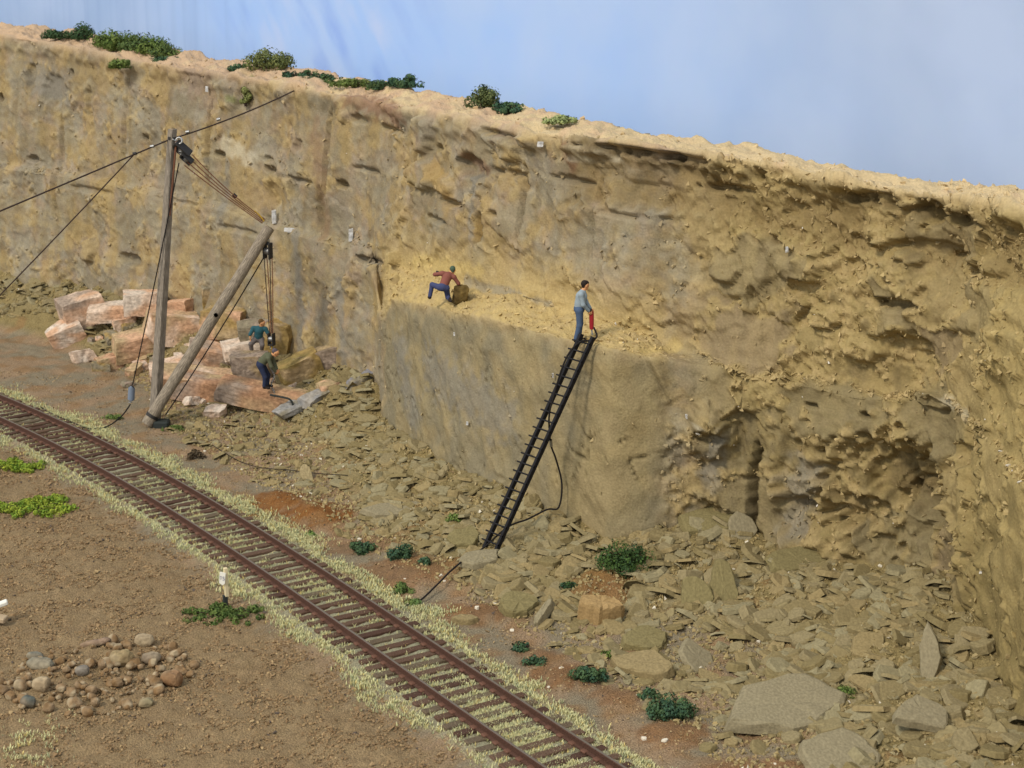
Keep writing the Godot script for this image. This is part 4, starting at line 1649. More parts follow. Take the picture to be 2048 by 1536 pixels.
func build_blocks() -> void:
	var orange := s3(224, 180, 144)
	var pale := s3(234, 206, 180)
	var white := s3(234, 216, 196)
	var mauve := s3(178, 158, 140)
	var rust := s3(192, 148, 114)
	var tan_ := s3(196, 170, 130)
	var ochre := s3(178, 150, 94)
	var grey := s3(152, 142, 118)
	# label, x, z, middle height, size, turn, seed, colours
	var list := [
		["faceted orange boulder with a pale underside at the left end of the quarried blocks", -16.20, -66.25, 1.17, Vector3(1.44, 1.39, 1.28), Vector3(0.1, 0.5, 0.25), 4, orange, pale, mauve, 0.9],
		["low white-ended boulder leaning against the faceted orange boulder", -16.69, -65.55, 0.50, Vector3(1.18, 0.80, 1.02), Vector3(0.15, 0.4, 0.35), 9, orange, white, white, 0.7],
		["long flat pinkish white slab resting behind the derrick mast", -14.47, -65.70, 1.35, Vector3(2.46, 0.59, 1.28), Vector3(0, 0.12, 0.04), 14, pale, white, orange, 0.4],
		["square orange block with a white corner lying on the long pinkish slab", -13.57, -64.60, 1.92, Vector3(1.23, 0.80, 1.07), Vector3(0, 0.2, 0.05), 21, orange, pale, white, 0.4],
		["orange wedge-shaped block just right of the mast", -12.15, -64.15, 1.79, Vector3(1.28, 0.64, 0.96), Vector3(0, -0.5, 0.22), 25, orange, orange, rust, 0.8],
		["tan orange boulder with a grey-white broken corner below the wedge block", -12.28, -62.95, 1.36, Vector3(1.60, 1.12, 1.18), Vector3(0.05, 0.3, -0.1), 30, orange, tan_, pale, 0.7],
		["rectangular tan block lying on grey shale left of the mast", -13.19, -62.85, 0.83, Vector3(2.03, 0.91, 1.07), Vector3(0.08, 0.35, 0.16), 33, tan_, orange, tan_, 0.25],
		["tall ochre block standing behind the boom", -10.13, -61.65, 1.76, Vector3(1.34, 1.18, 1.07), Vector3(0, -0.2, 0.0), 37, ochre, tan_, orange, 0.3],
		["small upright ochre block at the wall behind the boom", -10.85, -63.75, 2.20, Vector3(0.80, 1.18, 0.75), Vector3(0.1, 0.3, 0.06), 41, ochre, tan_, grey, 0.5],
		["grey-mauve square block behind the man in the teal shirt", -8.82, -60.70, 1.72, Vector3(1.18, 1.02, 0.96), Vector3(0, 0.15, -0.05), 46, mauve, grey, mauve, 0.3],
		["tilted ochre block right of the hoist rope by the wall", -7.93, -59.80, 1.76, Vector3(0.91, 1.07, 0.86), Vector3(0, -0.3, -0.16), 50, ochre, ochre, tan_, 0.5],
		["creamy white block under the man in the teal shirt", -9.20, -60.20, 1.22, Vector3(1.39, 0.66, 1.07), Vector3(0, 0.3, 0.1), 54, white, pale, white, 0.6],
		["pinkish orange boulder between the boom and the white block", -10.44, -60.35, 0.91, Vector3(1.34, 0.86, 0.96), Vector3(0.2, 0.2, -0.25), 57, orange, mauve, pale, 0.8],
		["flat pale pink slab leaning behind the lower boom", -11.74, -60.70, 0.46, Vector3(1.60, 0.54, 1.07), Vector3(0.1, 0.2, 0.12), 61, orange, pale, pale, 0.5],
		["broad orange slab lying on top of the front row of blocks", -10.53, -58.70, 0.63, Vector3(2.35, 0.48, 1.60), Vector3(0.12, 0.1, -0.08), 66, orange, tan_, pale, 0.4],
		["squared mauve block behind the bending workman", -8.69, -58.15, 1.16, Vector3(1.12, 0.91, 0.96), Vector3(0, 0.05, -0.03), 70, mauve, tan_, mauve, 0.2],
		["rust-streaked grey block at the front, right of the boom foot", -10.10, -58.10, 0.36, Vector3(2.14, 0.86, 0.96), Vector3(0.05, -0.18, -0.12), 74, mauve, rust, tan_, 0.35],
		["long rust and grey slab being chained for lifting", -8.13, -56.55, 0.61, Vector3(2.68, 0.77, 0.91), Vector3(0.05, -0.25, -0.14), 79, rust, tan_, mauve, 0.3],
		["small rusty block low between the tan block and the shale", -14.30, -62.40, 0.21, Vector3(0.96, 0.54, 0.64), Vector3(0, 0.5, 0.1), 83, rust, orange, tan_, 0.6],
		["grey shale slab lying under the chained slab at its right end", -6.81, -55.70, 0.51, Vector3(1.60, 0.30, 0.64), Vector3(0.1, 0.75, 0.2), 88, s3(158, 156, 152), grey, s3(176, 172, 166), 0.5],
		["blue-grey shale slab higher up the slope right of the chained slab", -6.17, -55.80, 0.82, Vector3(1.28, 0.32, 0.64), Vector3(0.05, 0.8, 0.22), 92, s3(160, 158, 156), s3(176, 168, 156), grey, 0.5],
		["thin grey plank-like shale piece near the wall above the rubble", -4.78, -55.65, 1.41, Vector3(1.07, 0.21, 0.43), Vector3(0, 0.7, 0.3), 95, s3(142, 140, 146), grey, grey, 0.4],
		["tan flat stone lying on the slope below the grey plank-like piece", -5.79, -56.10, 1.07, Vector3(0.86, 0.26, 0.54), Vector3(0.1, 0.5, 0.2), 98, orange, tan_, tan_, 0.5],
		["dark rounded boulder against the wall right of the hoist rope", -6.36, -57.75, 1.48, Vector3(1.39, 0.75, 0.86), Vector3(0, 0.2, 0.25), 103, s3(134, 116, 90), mauve, tan_, 0.9],
		["olive block leaning at the wall behind the bending workman", -6.99, -57.45, 1.22, Vector3(1.28, 0.96, 0.75), Vector3(0.1, 0.4, 0.35), 107, s3(142, 126, 78), ochre, tan_, 0.6],
	]
	for b in list:
		var size: Vector3 = b[4]
		var at := Vector3(b[1], b[3], b[2])
		var o := put("quarried_block", block_mesh(size * Vector3(1.1, 0.97, 1.0), b[6], b[7], b[8], b[9], b[10] * 0.7, 0.035), mats.block, null, at)
		o.rotation = b[5]
		tag(o, b[0], "stone block", "quarried blocks round the derrick")
	# the many smaller broken pieces lying between them
	var kinds := []
	for k in 8:
		kinds.append(block_mesh(Vector3(0.72, 0.42, 0.5), 420 + k, [orange, pale, grey, tan_, pale, mauve, white, grey][k], [pale, white, mauve, orange, orange, grey, pale, ochre][k], [white, pale, grey, tan_, mauve, mauve, white, grey][k], 0.9, 0.05))
	var n := 0
	while n < 58:
		var t := rng.randf()
		var p := Vector2(-15.9, -65.2).lerp(Vector2(-8.0, -56.4), t) + Vector2(rng.randf_range(-1.3, 1.3), rng.randf_range(-1.4, 1.2))
		if wall_at(p.x, p.y).x < 0.5:
			continue
		var s := 0.45 + 0.75 * pow(rng.randf(), 1.7)
		var o := put("broken_block", kinds[n % 8], mats.block, null, on_ground(p.x, p.y, 0.14 * s))
		o.transform.basis = Basis.from_euler(Vector3(rng.randf_range(-0.35, 0.35), rng.randf() * TAU, rng.randf_range(-0.35, 0.35))) * Basis.from_scale(Vector3.ONE * s)
		tag(o, ["small pinkish orange broken piece among the quarried blocks", "small cream broken piece among the quarried blocks", "small grey broken piece among the quarried blocks", "small tan broken piece among the quarried blocks", "small pale orange broken piece among the quarried blocks", "small mauve broken piece among the quarried blocks", "small white broken piece among the quarried blocks", "small dull grey flake among the quarried blocks"][n % 8], "stone piece", "broken pieces between the quarried blocks")
		n += 1


func build_slabs() -> void:
	var grey := s3(153, 142, 112)
	var olive := s3(140, 127, 88)
	var tan_ := s3(156, 138, 98)
	# label, x, z, lift, across, thick, tilt, seed, colour
	var list := [
		["very large flat grey slab at the bottom of the rubble slope", 5.5, -33.7, 0.26, Vector3(2.4, 0.9, 1.75), Vector3(0.22, 0.55, 0.1), 201, grey],
		["pale trapezoid slab in the lower right corner of the rubble", 8.05, -32.6, 0.3, Vector3(1.1, 0.6, 0.9), Vector3(0.4, 0.2, -0.06), 203, grey],
		["smooth grey slab cut off by the lower edge below the very large one", 6.3, -31.5, 0.2, Vector3(1.6, 0.6, 1.1), Vector3(0.35, 0.3, 0.0), 206, grey],
		["narrow upright grey shard against the bluff at the right", 8.75, -34.9, 0.3, Vector3(0.45, 0.6, 1.35), Vector3(1.0, -0.2, 0.1), 209, grey],
		["pointed pale triangular slab standing out of the middle rubble", 4.05, -36.6, 0.12, Vector3(0.95, 0.4, 0.9), Vector3(0.6, 0.9, 0.0), 212, grey],
		["flat-topped orange-tan stone below the dark green bush", 2.05, -38.9, 0.12, Vector3(0.75, 1.9, 0.7), Vector3(0.25, 0.3, 0.0), 215, s3(176, 146, 100)],
		["broad olive slab nearest the track left of the leaning sliver", 0.15, -39.4, 0.05, Vector3(1.05, 1.0, 0.85), Vector3(0.3, 0.5, 0.1), 218, olive],
		["thin leaning sliver of grey stone beside the broad olive slab", 0.75, -39.0, 0.12, Vector3(0.22, 0.7, 1.0), Vector3(0.5, -0.55, 0.1), 221, grey],
		["tilted round-edged grey slab behind the orange roots of soil", 4.3, -39.5, 0.2, Vector3(0.75, 0.5, 1.1), Vector3(0.75, 0.1, 0.1), 224, olive],
		["tall tapering grey slab propped on the slope", 5.0, -39.9, 0.2, Vector3(0.7, 0.5, 1.5), Vector3(0.8, 0.1, 0.0), 227, olive],
		["three-pointed thin shard near the foot of the cliff", 5.75, -42.6, 0.2, Vector3(0.75, 0.2, 0.75), Vector3(0.9, 0.3, 0.0), 230, grey],
		["flat grey slab just below the ladder foot", -0.8, -42.0, 0.05, Vector3(0.95, 0.6, 0.75), Vector3(0.15, 0.4, 0.1), 233, grey],
		["square olive slab left of the ladder foot", -1.2, -43.2, 0.1, Vector3(0.85, 0.8, 0.8), Vector3(0.3, 0.2, 0.05), 236, olive],
		["pale upright chip standing on the rubble above the orange mound", -5.95, -49.6, 0.05, Vector3(0.4, 0.5, 0.75), Vector3(0.9, 0.35, 0.1), 239, s3(176, 158, 118)],
		["ochre slab beside the lower pair of green bushes", 2.95, -36.1, 0.1, Vector3(1.35, 0.8, 0.9), Vector3(0.2, -0.3, 0.05), 242, tan_],
		["grey broken slab behind the pale triangular slab", 3.0, -37.6, 0.1, Vector3(1.2, 0.8, 0.9), Vector3(0.25, 0.4, 0.0), 245, olive],
		["curved tan stone lying on the orange soil near the grass", -1.05, -38.85, 0.02, Vector3(0.6, 0.6, 0.35), Vector3(0.1, 0.1, 0.0), 248, tan_],
		["wide pale slab lying against the cliff foot right of the ladder", 5.1, -43.0, 0.15, Vector3(1.6, 0.5, 1.1), Vector3(0.4, 0.2, 0.1), 251, olive],
		["long olive slab low on the slope left of the tall tapering one", 6.9, -41.2, 0.15, Vector3(1.5, 0.5, 0.8), Vector3(0.35, 0.5, 0.0), 254, olive],
		["long grey slab stepped over the rubble beside the orange mound", -3.2, -45.9, 0.06, Vector3(1.8, 0.5, 0.7), Vector3(0.2, 0.35, 0.0), 257, grey],
	]
	for b in list:
		var size: Vector3 = b[4]
		var mesh := slab_mesh(b[6], 0.22 * size.y, 1.0, b[7], 12)
		var o := put("stone_slab", mesh, mats.stone, null, on_ground(b[1], b[2], b[3] - 0.03))
		o.transform.basis = Basis.from_euler(b[5]) * Basis.from_scale(Vector3(size.x, 1, size.z))
		tag(o, b[0], "stone slab", "large slabs in the rubble")


func build_stone_heap() -> void:
	var tan_ := s3(164, 138, 106)
	var pale := s3(182, 162, 130)
	var slate := s3(128, 130, 118)
	var named := [
		["flat pale grey-green slate at the upper left of the stone heap", -10.53, -36.85, Vector3(0.42, 0.2, 0.3), slate],
		["wide grey slate tilted over the left side of the stone heap", -10.3, -36.35, Vector3(0.66, 0.24, 0.4), s3(140, 140, 124)],
		["dark grey-green stone lying alone below the heap's left end", -10.05, -34.4, Vector3(0.36, 0.26, 0.3), s3(104, 108, 100)],
		["rounded blue-grey stone in the middle of the stone heap", -9.28, -35.95, Vector3(0.36, 0.26, 0.3), s3(132, 136, 132)],
		["big pinkish brown block at the right end of the stone heap", -7.25, -35.45, Vector3(0.54, 0.42, 0.42), s3(150, 112, 78)],
		["pale oval stone lying alone below the heap's right end", -7.62, -34.45, Vector3(0.36, 0.24, 0.3), s3(168, 154, 120)],
		["cream stone with a dark gap beneath at the top of the heap", -8.25, -37.5, Vector3(0.5, 0.3, 0.34), pale],
		["grey flat stone at the heap's right edge above the pinkish block", -7.95, -36.7, Vector3(0.5, 0.2, 0.34), s3(136, 124, 108)],
		["long pinkish sliver lying across the back of the heap", -9.35, -37.5, Vector3(0.75, 0.16, 0.2), s3(150, 126, 106)],
		["large pale tan stone at the centre right of the heap", -8.55, -36.5, Vector3(0.62, 0.4, 0.48), s3(164, 144, 104)],
		["pale rounded stone at the heap's lower left", -9.95, -35.1, Vector3(0.44, 0.34, 0.38), pale],
	]
	for b in named:
		var size: Vector3 = b[3]
		var o := put("heap_stone", block_mesh(size * 0.88, int(b[1] * -31), b[4], b[4].lerp(tan_, 0.4), b[4].lerp(pale, 0.5), 2.2, 0.04), mats.block, null, on_ground(b[1], b[2], size.y * 0.4))
		o.rotation = Vector3(rng.randf_range(-0.15, 0.15), rng.randf() * 0.8 - 0.4, rng.randf_range(-0.15, 0.15))
		tag(o, b[0], "stone", "stones of the small heap left of the track")
	var kinds := []
	for k in 6:
		kinds.append(block_mesh(Vector3(0.36, 0.25, 0.3), 300 + k, tan_, s3(146, 116, 80), pale, 2.6, 0.05))
	for k in 200:
		var a := rng.randf() * TAU
		var r := sqrt(rng.randf())
		var x := -8.9 + cos(a) * r * 2.1
		var z := -35.8 + sin(a) * r * 1.9
		var s := 0.24 + 0.6 * pow(rng.randf(), 2.0)
		var o := put("heap_stone", kinds[k % 6], mats.block, null, on_ground(x, z, 0.09 * s + (0.1 * (1.0 - r) if k > 40 else 0.0)))
		o.transform.basis = Basis.from_euler(Vector3(rng.randf() - 0.5, rng.randf() * TAU, rng.randf() - 0.5)) * Basis.from_scale(Vector3.ONE * s)
		tag(o, "small rounded tan stone in the heap on the brown soil left of the track", "stone", "small tan stones of the heap left of the track")


# ------------------------------------------------------------------ bushes
func bush_mesh(size: Vector3, seed_: int, c0: Color, c1: Color, leaves: int, leaf := 0.055) -> ArrayMesh:
	var r := RandomNumberGenerator.new()
	r.seed = seed_
	var st := SurfaceTool.new()
	st.begin(Mesh.PRIMITIVE_TRIANGLES)
	var clumps := []
	var n := int(8 + size.x * 7 + size.x * size.z * (9 if size.y > 0.3 else 45))
	for k in n:
		var a := r.randf() * TAU
		var q := sqrt(r.randf()) * 0.85
		var h := r.randf()
		if size.y < 0.3:   # ragged outline for the flat patches
			q *= clampf(0.75 + 0.9 * n_b.get_noise_2d(cos(a) * 1.3 + seed_, sin(a) * 1.3), 0.35, 1.25)
		clumps.append([Vector3(cos(a) * q * size.x * 0.5, (0.12 + 0.7 * h * (1.0 - q * 0.7)) * size.y, sin(a) * q * size.z * 0.5), maxf(r.randf_range(0.05, 0.11), r.randf_range(0.17, 0.3) * minf(size.x, size.y * 1.4)), r.randf()])
	for k in leaves:
		var c = clumps[r.randi() % n]
		var d := Vector3(r.randfn(), r.randfn(), r.randfn()).normalized()
		var p: Vector3 = c[0] + d * c[1] * r.randf_range(0.7, 1.05)
		p.y = maxf(p.y, 0.01)
		var x := d.cross(Vector3(r.randf_range(-1, 1), r.randf_range(-1, 1), r.randf_range(-1, 1))).normalized()
		var nn := (d + Vector3(r.randfn(), r.randfn(), r.randfn()) * 0.35).normalized()
		var y := nn.cross(x).normalized()
		var s := leaf * r.randf_range(0.6, 1.3)
		var col: Color = c0.lerp(c1, clampf(c[2] * 0.7 + r.randf() * 0.4, 0, 1))
		var quad := [p - x * s, p - y * s * 0.7 + nn * s * 0.3, p + x * s, p + y * s * 0.7 + nn * s * 0.3]
		for v in [0, 2, 1, 0, 3, 2]:
			st.set_color(col)
			st.set_normal(nn)
			st.add_vertex(quad[v])
	return st.commit()


func stem_mesh(size: Vector3, seed_: int) -> ArrayMesh:
	var r := RandomNumberGenerator.new()
	r.seed = seed_
	var st := SurfaceTool.new()
	st.begin(Mesh.PRIMITIVE_TRIANGLES)
	for k in 7:
		var a := TAU * k / 7.0 + r.randf()
		var tip := Vector3(cos(a) * size.x * 0.32, size.y * r.randf_range(0.45, 0.75), sin(a) * size.z * 0.32)
		tube_into(st, [Vector3(cos(a), 0, sin(a)) * 0.03 + Vector3(0, -0.05, 0), tip * 0.5 + Vector3(0, 0.04, 0), tip], [0.02, 0.014, 0.006], 5, false)
	return st.commit()


func bush(label: String, at: Vector3, size: Vector3, seed_: int, c0: Color, c1: Color, leaves: int, group := "", category := "bush", called := "bush", leaf := 0.042) -> void:
	var t := thing(called, label, category, at, group)
	put("foliage", bush_mesh(size, seed_, c0, c1, leaves, leaf), mats.leaf, t)
	put("stem", stem_mesh(size, seed_), mats.rope_dark, t)


func build_bushes() -> void:
	var dk := s3(52, 74, 50)
	var dk2 := s3(78, 98, 62)
	var mid := s3(70, 92, 44)
	var mid2 := s3(112, 126, 66)
	var teal := s3(52, 80, 66)
	var olive := s3(88, 102, 56)
	var rim := "bushes along the cliff top"
	var y := 10.6
	# on the cliff top, left to right
	var list := [
		["small dark bush at the far left end of the cliff-top hedge", Vector3(-17.9, 10.75, -72.3), Vector3(1.3, 0.55, 0.8), dk, dk2],
		["second small bush from the left on the cliff top, touching the sky", Vector3(-16.9, 10.75, -71.9), Vector3(0.9, 0.75, 0.7), dk, dk2],
		["leftmost bush of the long green hedge on the rim", Vector3(-15.7, 10.5, -70.6), Vector3(1.3, 0.85, 0.9), mid, mid2],
		["second bush of the long green hedge on the rim", Vector3(-14.9, 10.45, -70.0), Vector3(1.4, 1.0, 0.9), mid, mid2],
		["middle bush of the long green hedge on the rim", Vector3(-14.2, 10.4, -69.5), Vector3(1.4, 0.95, 0.9), dk, mid2],
		["fourth bush of the long green hedge on the rim", Vector3(-13.5, 10.35, -69.0), Vector3(1.3, 0.95, 0.9), mid, mid2],
		["rightmost bush of the long green hedge, next to the teal shrub", Vector3(-12.9, 10.3, -68.3), Vector3(1.1, 0.8, 0.8), dk, mid2],
		["low teal shrub trailing off the right end of the hedge", Vector3(-12.7, 10.15, -67.4), Vector3(1.3, 0.4, 0.7), teal, dk2],
		["low shrub hanging over the rim below the hedge", Vector3(-14.6, 10.0, -67.7), Vector3(0.8, 0.5, 0.5), mid, mid2],
		["large rounded olive bush standing alone on the rim above the derrick", Vector3(-8.5, 10.25, -64.0), Vector3(1.7, 0.95, 1.2), s3(80, 92, 56), s3(122, 126, 76)],
		["low dark shrub at the left foot of the large olive bush", Vector3(-9.6, 10.15, -64.6), Vector3(1.0, 0.35, 0.7), teal, dk2],
		["dark ground shrub right of the large olive bush", Vector3(-7.2, 10.15, -62.0), Vector3(1.3, 0.35, 0.8), teal, dk2],
		["flat green shrub in the dip of the rim where the guy wire ends", Vector3(-6.3, 10.1, -61.2), Vector3(1.4, 0.3, 0.8), teal, olive],
		["flat trailing shrub right of the guy wire on the rim", Vector3(-5.2, 10.1, -59.8), Vector3(1.6, 0.3, 0.8), olive, mid2],
		["low dark shrub between the guy wire and the middle of the rim", Vector3(-4.3, 10.1, -59.0), Vector3(1.3, 0.3, 0.7), teal, olive],
		["spiky teal shrub on the skyline above the rust-brown rock", Vector3(-3.4, 10.25, -58.3), Vector3(1.2, 0.45, 0.8), teal, dk2],
		["rounded dark olive bush above the square hole in the face", Vector3(-0.85, 10.15, -53.4), Vector3(0.8, 0.85, 0.7), s3(60, 78, 52), s3(106, 112, 68)],
		["teal shrub spreading right from the rounded olive bush", Vector3(-0.2, 10.1, -52.3), Vector3(1.1, 0.38, 0.7), teal, dk2],
		["pale green ground shrub at the right end of the cliff-top plants", Vector3(1.35, 10.12, -49.6), Vector3(1.0, 0.22, 0.6), s3(128, 142, 92), s3(160, 168, 112)],
		["strand of moss-green plant hanging down the face under the olive bush", Vector3(-9.2, 9.35, -62.55), Vector3(0.4, 0.9, 0.3), s3(112, 120, 70), s3(138, 140, 86)],
	]
	for k in list.size():
		var b = list[k]
		bush(b[0], b[1] + Vector3(0, 0.16 if k < 19 else 0.0, 0), b[2] * (Vector3(1.05, 0.85, 1.0) if k < 9 else Vector3(1.1, 0.9, 1.1)), 500 + k, b[3], b[4], int(1500 * b[2].x * maxf(b[2].y, 0.5) + 500), rim)
	# on the quarry floor
	var floor_ := "low green plants on the quarry floor"
	var low := [
		["big dark green bush in the rubble right of the ladder foot", 2.75, -41.2, Vector3(1.2, 0.85, 0.9), dk, mid, 1100],
		["dark green shrub on orange soil beside the ochre slab", 1.65, -35.6, Vector3(0.85, 0.36, 0.5), teal, dk2, 500],
		["pair of dark green cushions in the lower rubble near the grass", 3.25, -33.9, Vector3(0.95, 0.5, 0.6), teal, dk2, 700],
		["narrow dark green cushion just above the lower pair", 2.9, -34.8, Vector3(0.6, 0.25, 0.35), teal, dk2, 260],
		["dark green shrub left of the three on the bare slope", -3.85, -43.5, Vector3(0.75, 0.36, 0.5), teal, dk2, 420],
		["dark green shrub in the middle of the bare slope left of the hose", -2.75, -42.7, Vector3(0.75, 0.42, 0.5), teal, dk2, 420],
		["tiny dark green shrub right of the middle shrub on the slope", -2.15, -42.2, Vector3(0.35, 0.22, 0.3), teal, dk2, 160],
		["round mid-green tuft above the end of the air hose", -2.65, -40.7, Vector3(0.46, 0.28, 0.4), s3(74, 98, 56), mid2, 260],
		["green tuft at the very end of the air hose", -2.3, -39.9, Vector3(0.5, 0.18, 0.4), s3(92, 118, 72), mid2, 200],
		["small bright tuft beside the track below the orange mound", -5.3, -44.8, Vector3(0.26, 0.16, 0.24), s3(96, 124, 66), mid2, 110],
		["dark tuft nearest the lower track grass on the right", 0.25, -37.3, Vector3(0.5, 0.24, 0.36), teal, dk2, 200],
		["dark low tuft between the grass and the lower orange soil", 0.5, -36.5, Vector3(0.5, 0.2, 0.36), teal, dk2, 200],
		["thin green plant beside the broken slab below the big bush", 1.3, -40.3, Vector3(0.5, 0.16, 0.3), teal, mid, 140],
		["small green plant at the foot of the grey broken slab", 2.15, -36.9, Vector3(0.3, 0.16, 0.26), mid, mid2, 110],
		["low green plants left of the derrick foot", -12.9, -55.9, Vector3(0.9, 0.14, 0.4), s3(84, 108, 60), mid2, 180],
		["low green plants right of the derrick foot", -10.6, -54.6, Vector3(1.0, 0.14, 0.5), s3(84, 104, 58), mid2, 200],
		["small green plant low on the rubble under the ladder", 0.0, -44.4, Vector3(0.35, 0.2, 0.3), s3(100, 120, 60), mid2, 110],
		["small green plant among the slabs left of the ladder", -1.5, -44.6, Vector3(0.35, 0.2, 0.3), s3(90, 114, 60), mid2, 110],
		["tiny plant beside the very large flat slab", 6.9, -34.3, Vector3(0.4, 0.2, 0.3), mid, mid2, 130],
	]
	for k in low.size():
		var b = low[k]
		bush(b[0], on_ground(b[1], b[2], -0.02), b[3], 600 + k, b[4], b[5], int(b[6] * 3.2), floor_, "bush", "bush", 0.032)
	# bright weed patches on the brown soil
	var g0 := s3(86, 122, 44)
	var g1 := s3(158, 166, 62)
	bush("bright green weed patch nearest the track at the left edge", on_ground(-14.75, -50.7), Vector3(1.7, 0.2, 1.5), 701, g0, g1, 4500, "weed patches on the brown soil", "weeds", "weed_patch", 0.034)
	bush("larger bright green weed patch lower at the left edge", on_ground(-13.2, -47.0), Vector3(2.5, 0.22, 1.8), 702, g0, g1, 7500, "weed patches on the brown soil", "weeds", "weed_patch", 0.034)
	bush("dark green weed patch round the white marker post", on_ground(-6.75, -39.3), Vector3(2.0, 0.16, 1.25), 703, s3(62, 84, 44), s3(98, 112, 58), 4500, "weed patches on the brown soil", "weeds", "weed_patch", 0.034)


# ------------------------------------------------------------------ people
# a smooth body meshed from tapered capsules (surface nets); the arrays in «out» collect it
func nets(out: Dictionary, bones: Array, cell: float, blend: float, inflate := 0.0) -> void:
	var lo := Vector3.ONE * 1e6
	var hi := -lo
	for b in bones:
		var r := maxf(b[2], b[3]) + inflate + cell * 2.5
		for p in [b[0], b[1]]:
			lo = lo.min(p - Vector3.ONE * r)
			hi = hi.max(p + Vector3.ONE * r)
	var nx := int((hi.x - lo.x) / cell) + 2
	var ny := int((hi.y - lo.y) / cell) + 2
	var nz := int((hi.z - lo.z) / cell) + 2
	var F := PackedFloat32Array()
	F.resize(nx * ny * nz)
	F.fill(1.0)
	for b in bones:
		var a: Vector3 = b[0]
		var e: Vector3 = b[1]
		var ra: float = b[2] + inflate
		var rb: float = b[3] + inflate
		var ab := e - a
		var l2 := maxf(ab.length_squared(), 1e-8)
		var rr := maxf(ra, rb) + blend + cell * 2.0
		var q0 := ((a.min(e) - Vector3.ONE * rr - lo) / cell).floor()
		var q1 := ((a.max(e) + Vector3.ONE * rr - lo) / cell).ceil()
		for i in range(maxi(0, int(q0.x)), mini(nx, int(q1.x) + 1)):
			for j in range(maxi(0, int(q0.y)), mini(ny, int(q1.y) + 1)):
				for k in range(maxi(0, int(q0.z)), mini(nz, int(q1.z) + 1)):
					var p := lo + Vector3(i, j, k) * cell - a
					var t := clampf(p.dot(ab) / l2, 0.0, 1.0)
					var d := (p - ab * t).length() - lerpf(ra, rb, t)
					var n := (i * ny + j) * nz + k
					var f := F[n]
					var h := clampf(0.5 + 0.5 * (f - d) / blend, 0.0, 1.0)
					F[n] = lerpf(f, d, h) - blend * h * (1.0 - h)
	var index := PackedInt32Array()
	index.resize(nx * ny * nz)
	index.fill(-1)
	var V: PackedVector3Array = out.V
	var N: PackedVector3Array = out.N
	var I: PackedInt32Array = out.I
	var yz := ny * nz
	for i in nx - 1:
		for j in ny - 1:
			var row := (i * ny + j) * nz
			for k in nz - 1:
				var n := row + k
				var f := [F[n], F[n + 1], F[n + nz], F[n + nz + 1], F[n + yz], F[n + yz + 1], F[n + yz + nz], F[n + yz + nz + 1]]
				var neg := 0
				for v in f:
					if v < 0.0:
						neg += 1
				if neg == 0 or neg == 8:
					continue
				var sum := Vector3.ZERO
				var cnt := 0
				for e in [[0, 1], [2, 3], [4, 5], [6, 7], [0, 2], [1, 3], [4, 6], [5, 7], [0, 4], [1, 5], [2, 6], [3, 7]]:
					var fa: float = f[e[0]]
					var fb: float = f[e[1]]
					if (fa < 0.0) != (fb < 0.0):
						var t := fa / (fa - fb)
						var ca := Vector3(e[0] >> 2 & 1, e[0] >> 1 & 1, e[0] & 1)
						var cb := Vector3(e[1] >> 2 & 1, e[1] >> 1 & 1, e[1] & 1)
						sum += ca.lerp(cb, t)
						cnt += 1
				index[n] = V.size()
				V.append(lo + (Vector3(i, j, k) + sum / cnt) * cell)
				N.append(Vector3(f[4] + f[5] + f[6] + f[7] - f[0] - f[1] - f[2] - f[3], f[2] + f[3] + f[6] + f[7] - f[0] - f[1] - f[4] - f[5], f[1] + f[3] + f[5] + f[7] - f[0] - f[2] - f[4] - f[6]).normalized())
	for i in range(1, nx - 1):
		for j in range(1, ny - 1):
			for k in range(1, nz - 1):
				var n := (i * ny + j) * nz + k
				var s := F[n] < 0.0
				for ax in 3:
					var step_: int = [yz, nz, 1][ax]
					if s == (F[n + step_] < 0.0):
						continue
					var u: int = [nz, 1, yz][ax]
					var w: int = [1, yz, nz][ax]
					var q := [index[n], index[n - u], index[n - u - w], index[n - w]]
					if q.has(-1):
						continue
					if s:
						I.append_array([q[0], q[2], q[1], q[0], q[3], q[2]])
					else:
						I.append_array([q[0], q[1], q[2], q[0], q[2], q[3]])
	out.V = V
	out.N = N
	out.I = I


func netted(bones: Array, cell: float, blend: float, inflate := 0.0) -> ArrayMesh:
	var out := {"V": PackedVector3Array(), "N": PackedVector3Array(), "I": PackedInt32Array()}
	nets(out, bones, cell, blend, inflate)
	return arrays_mesh(out.V, out.N, PackedColorArray(), out.I)


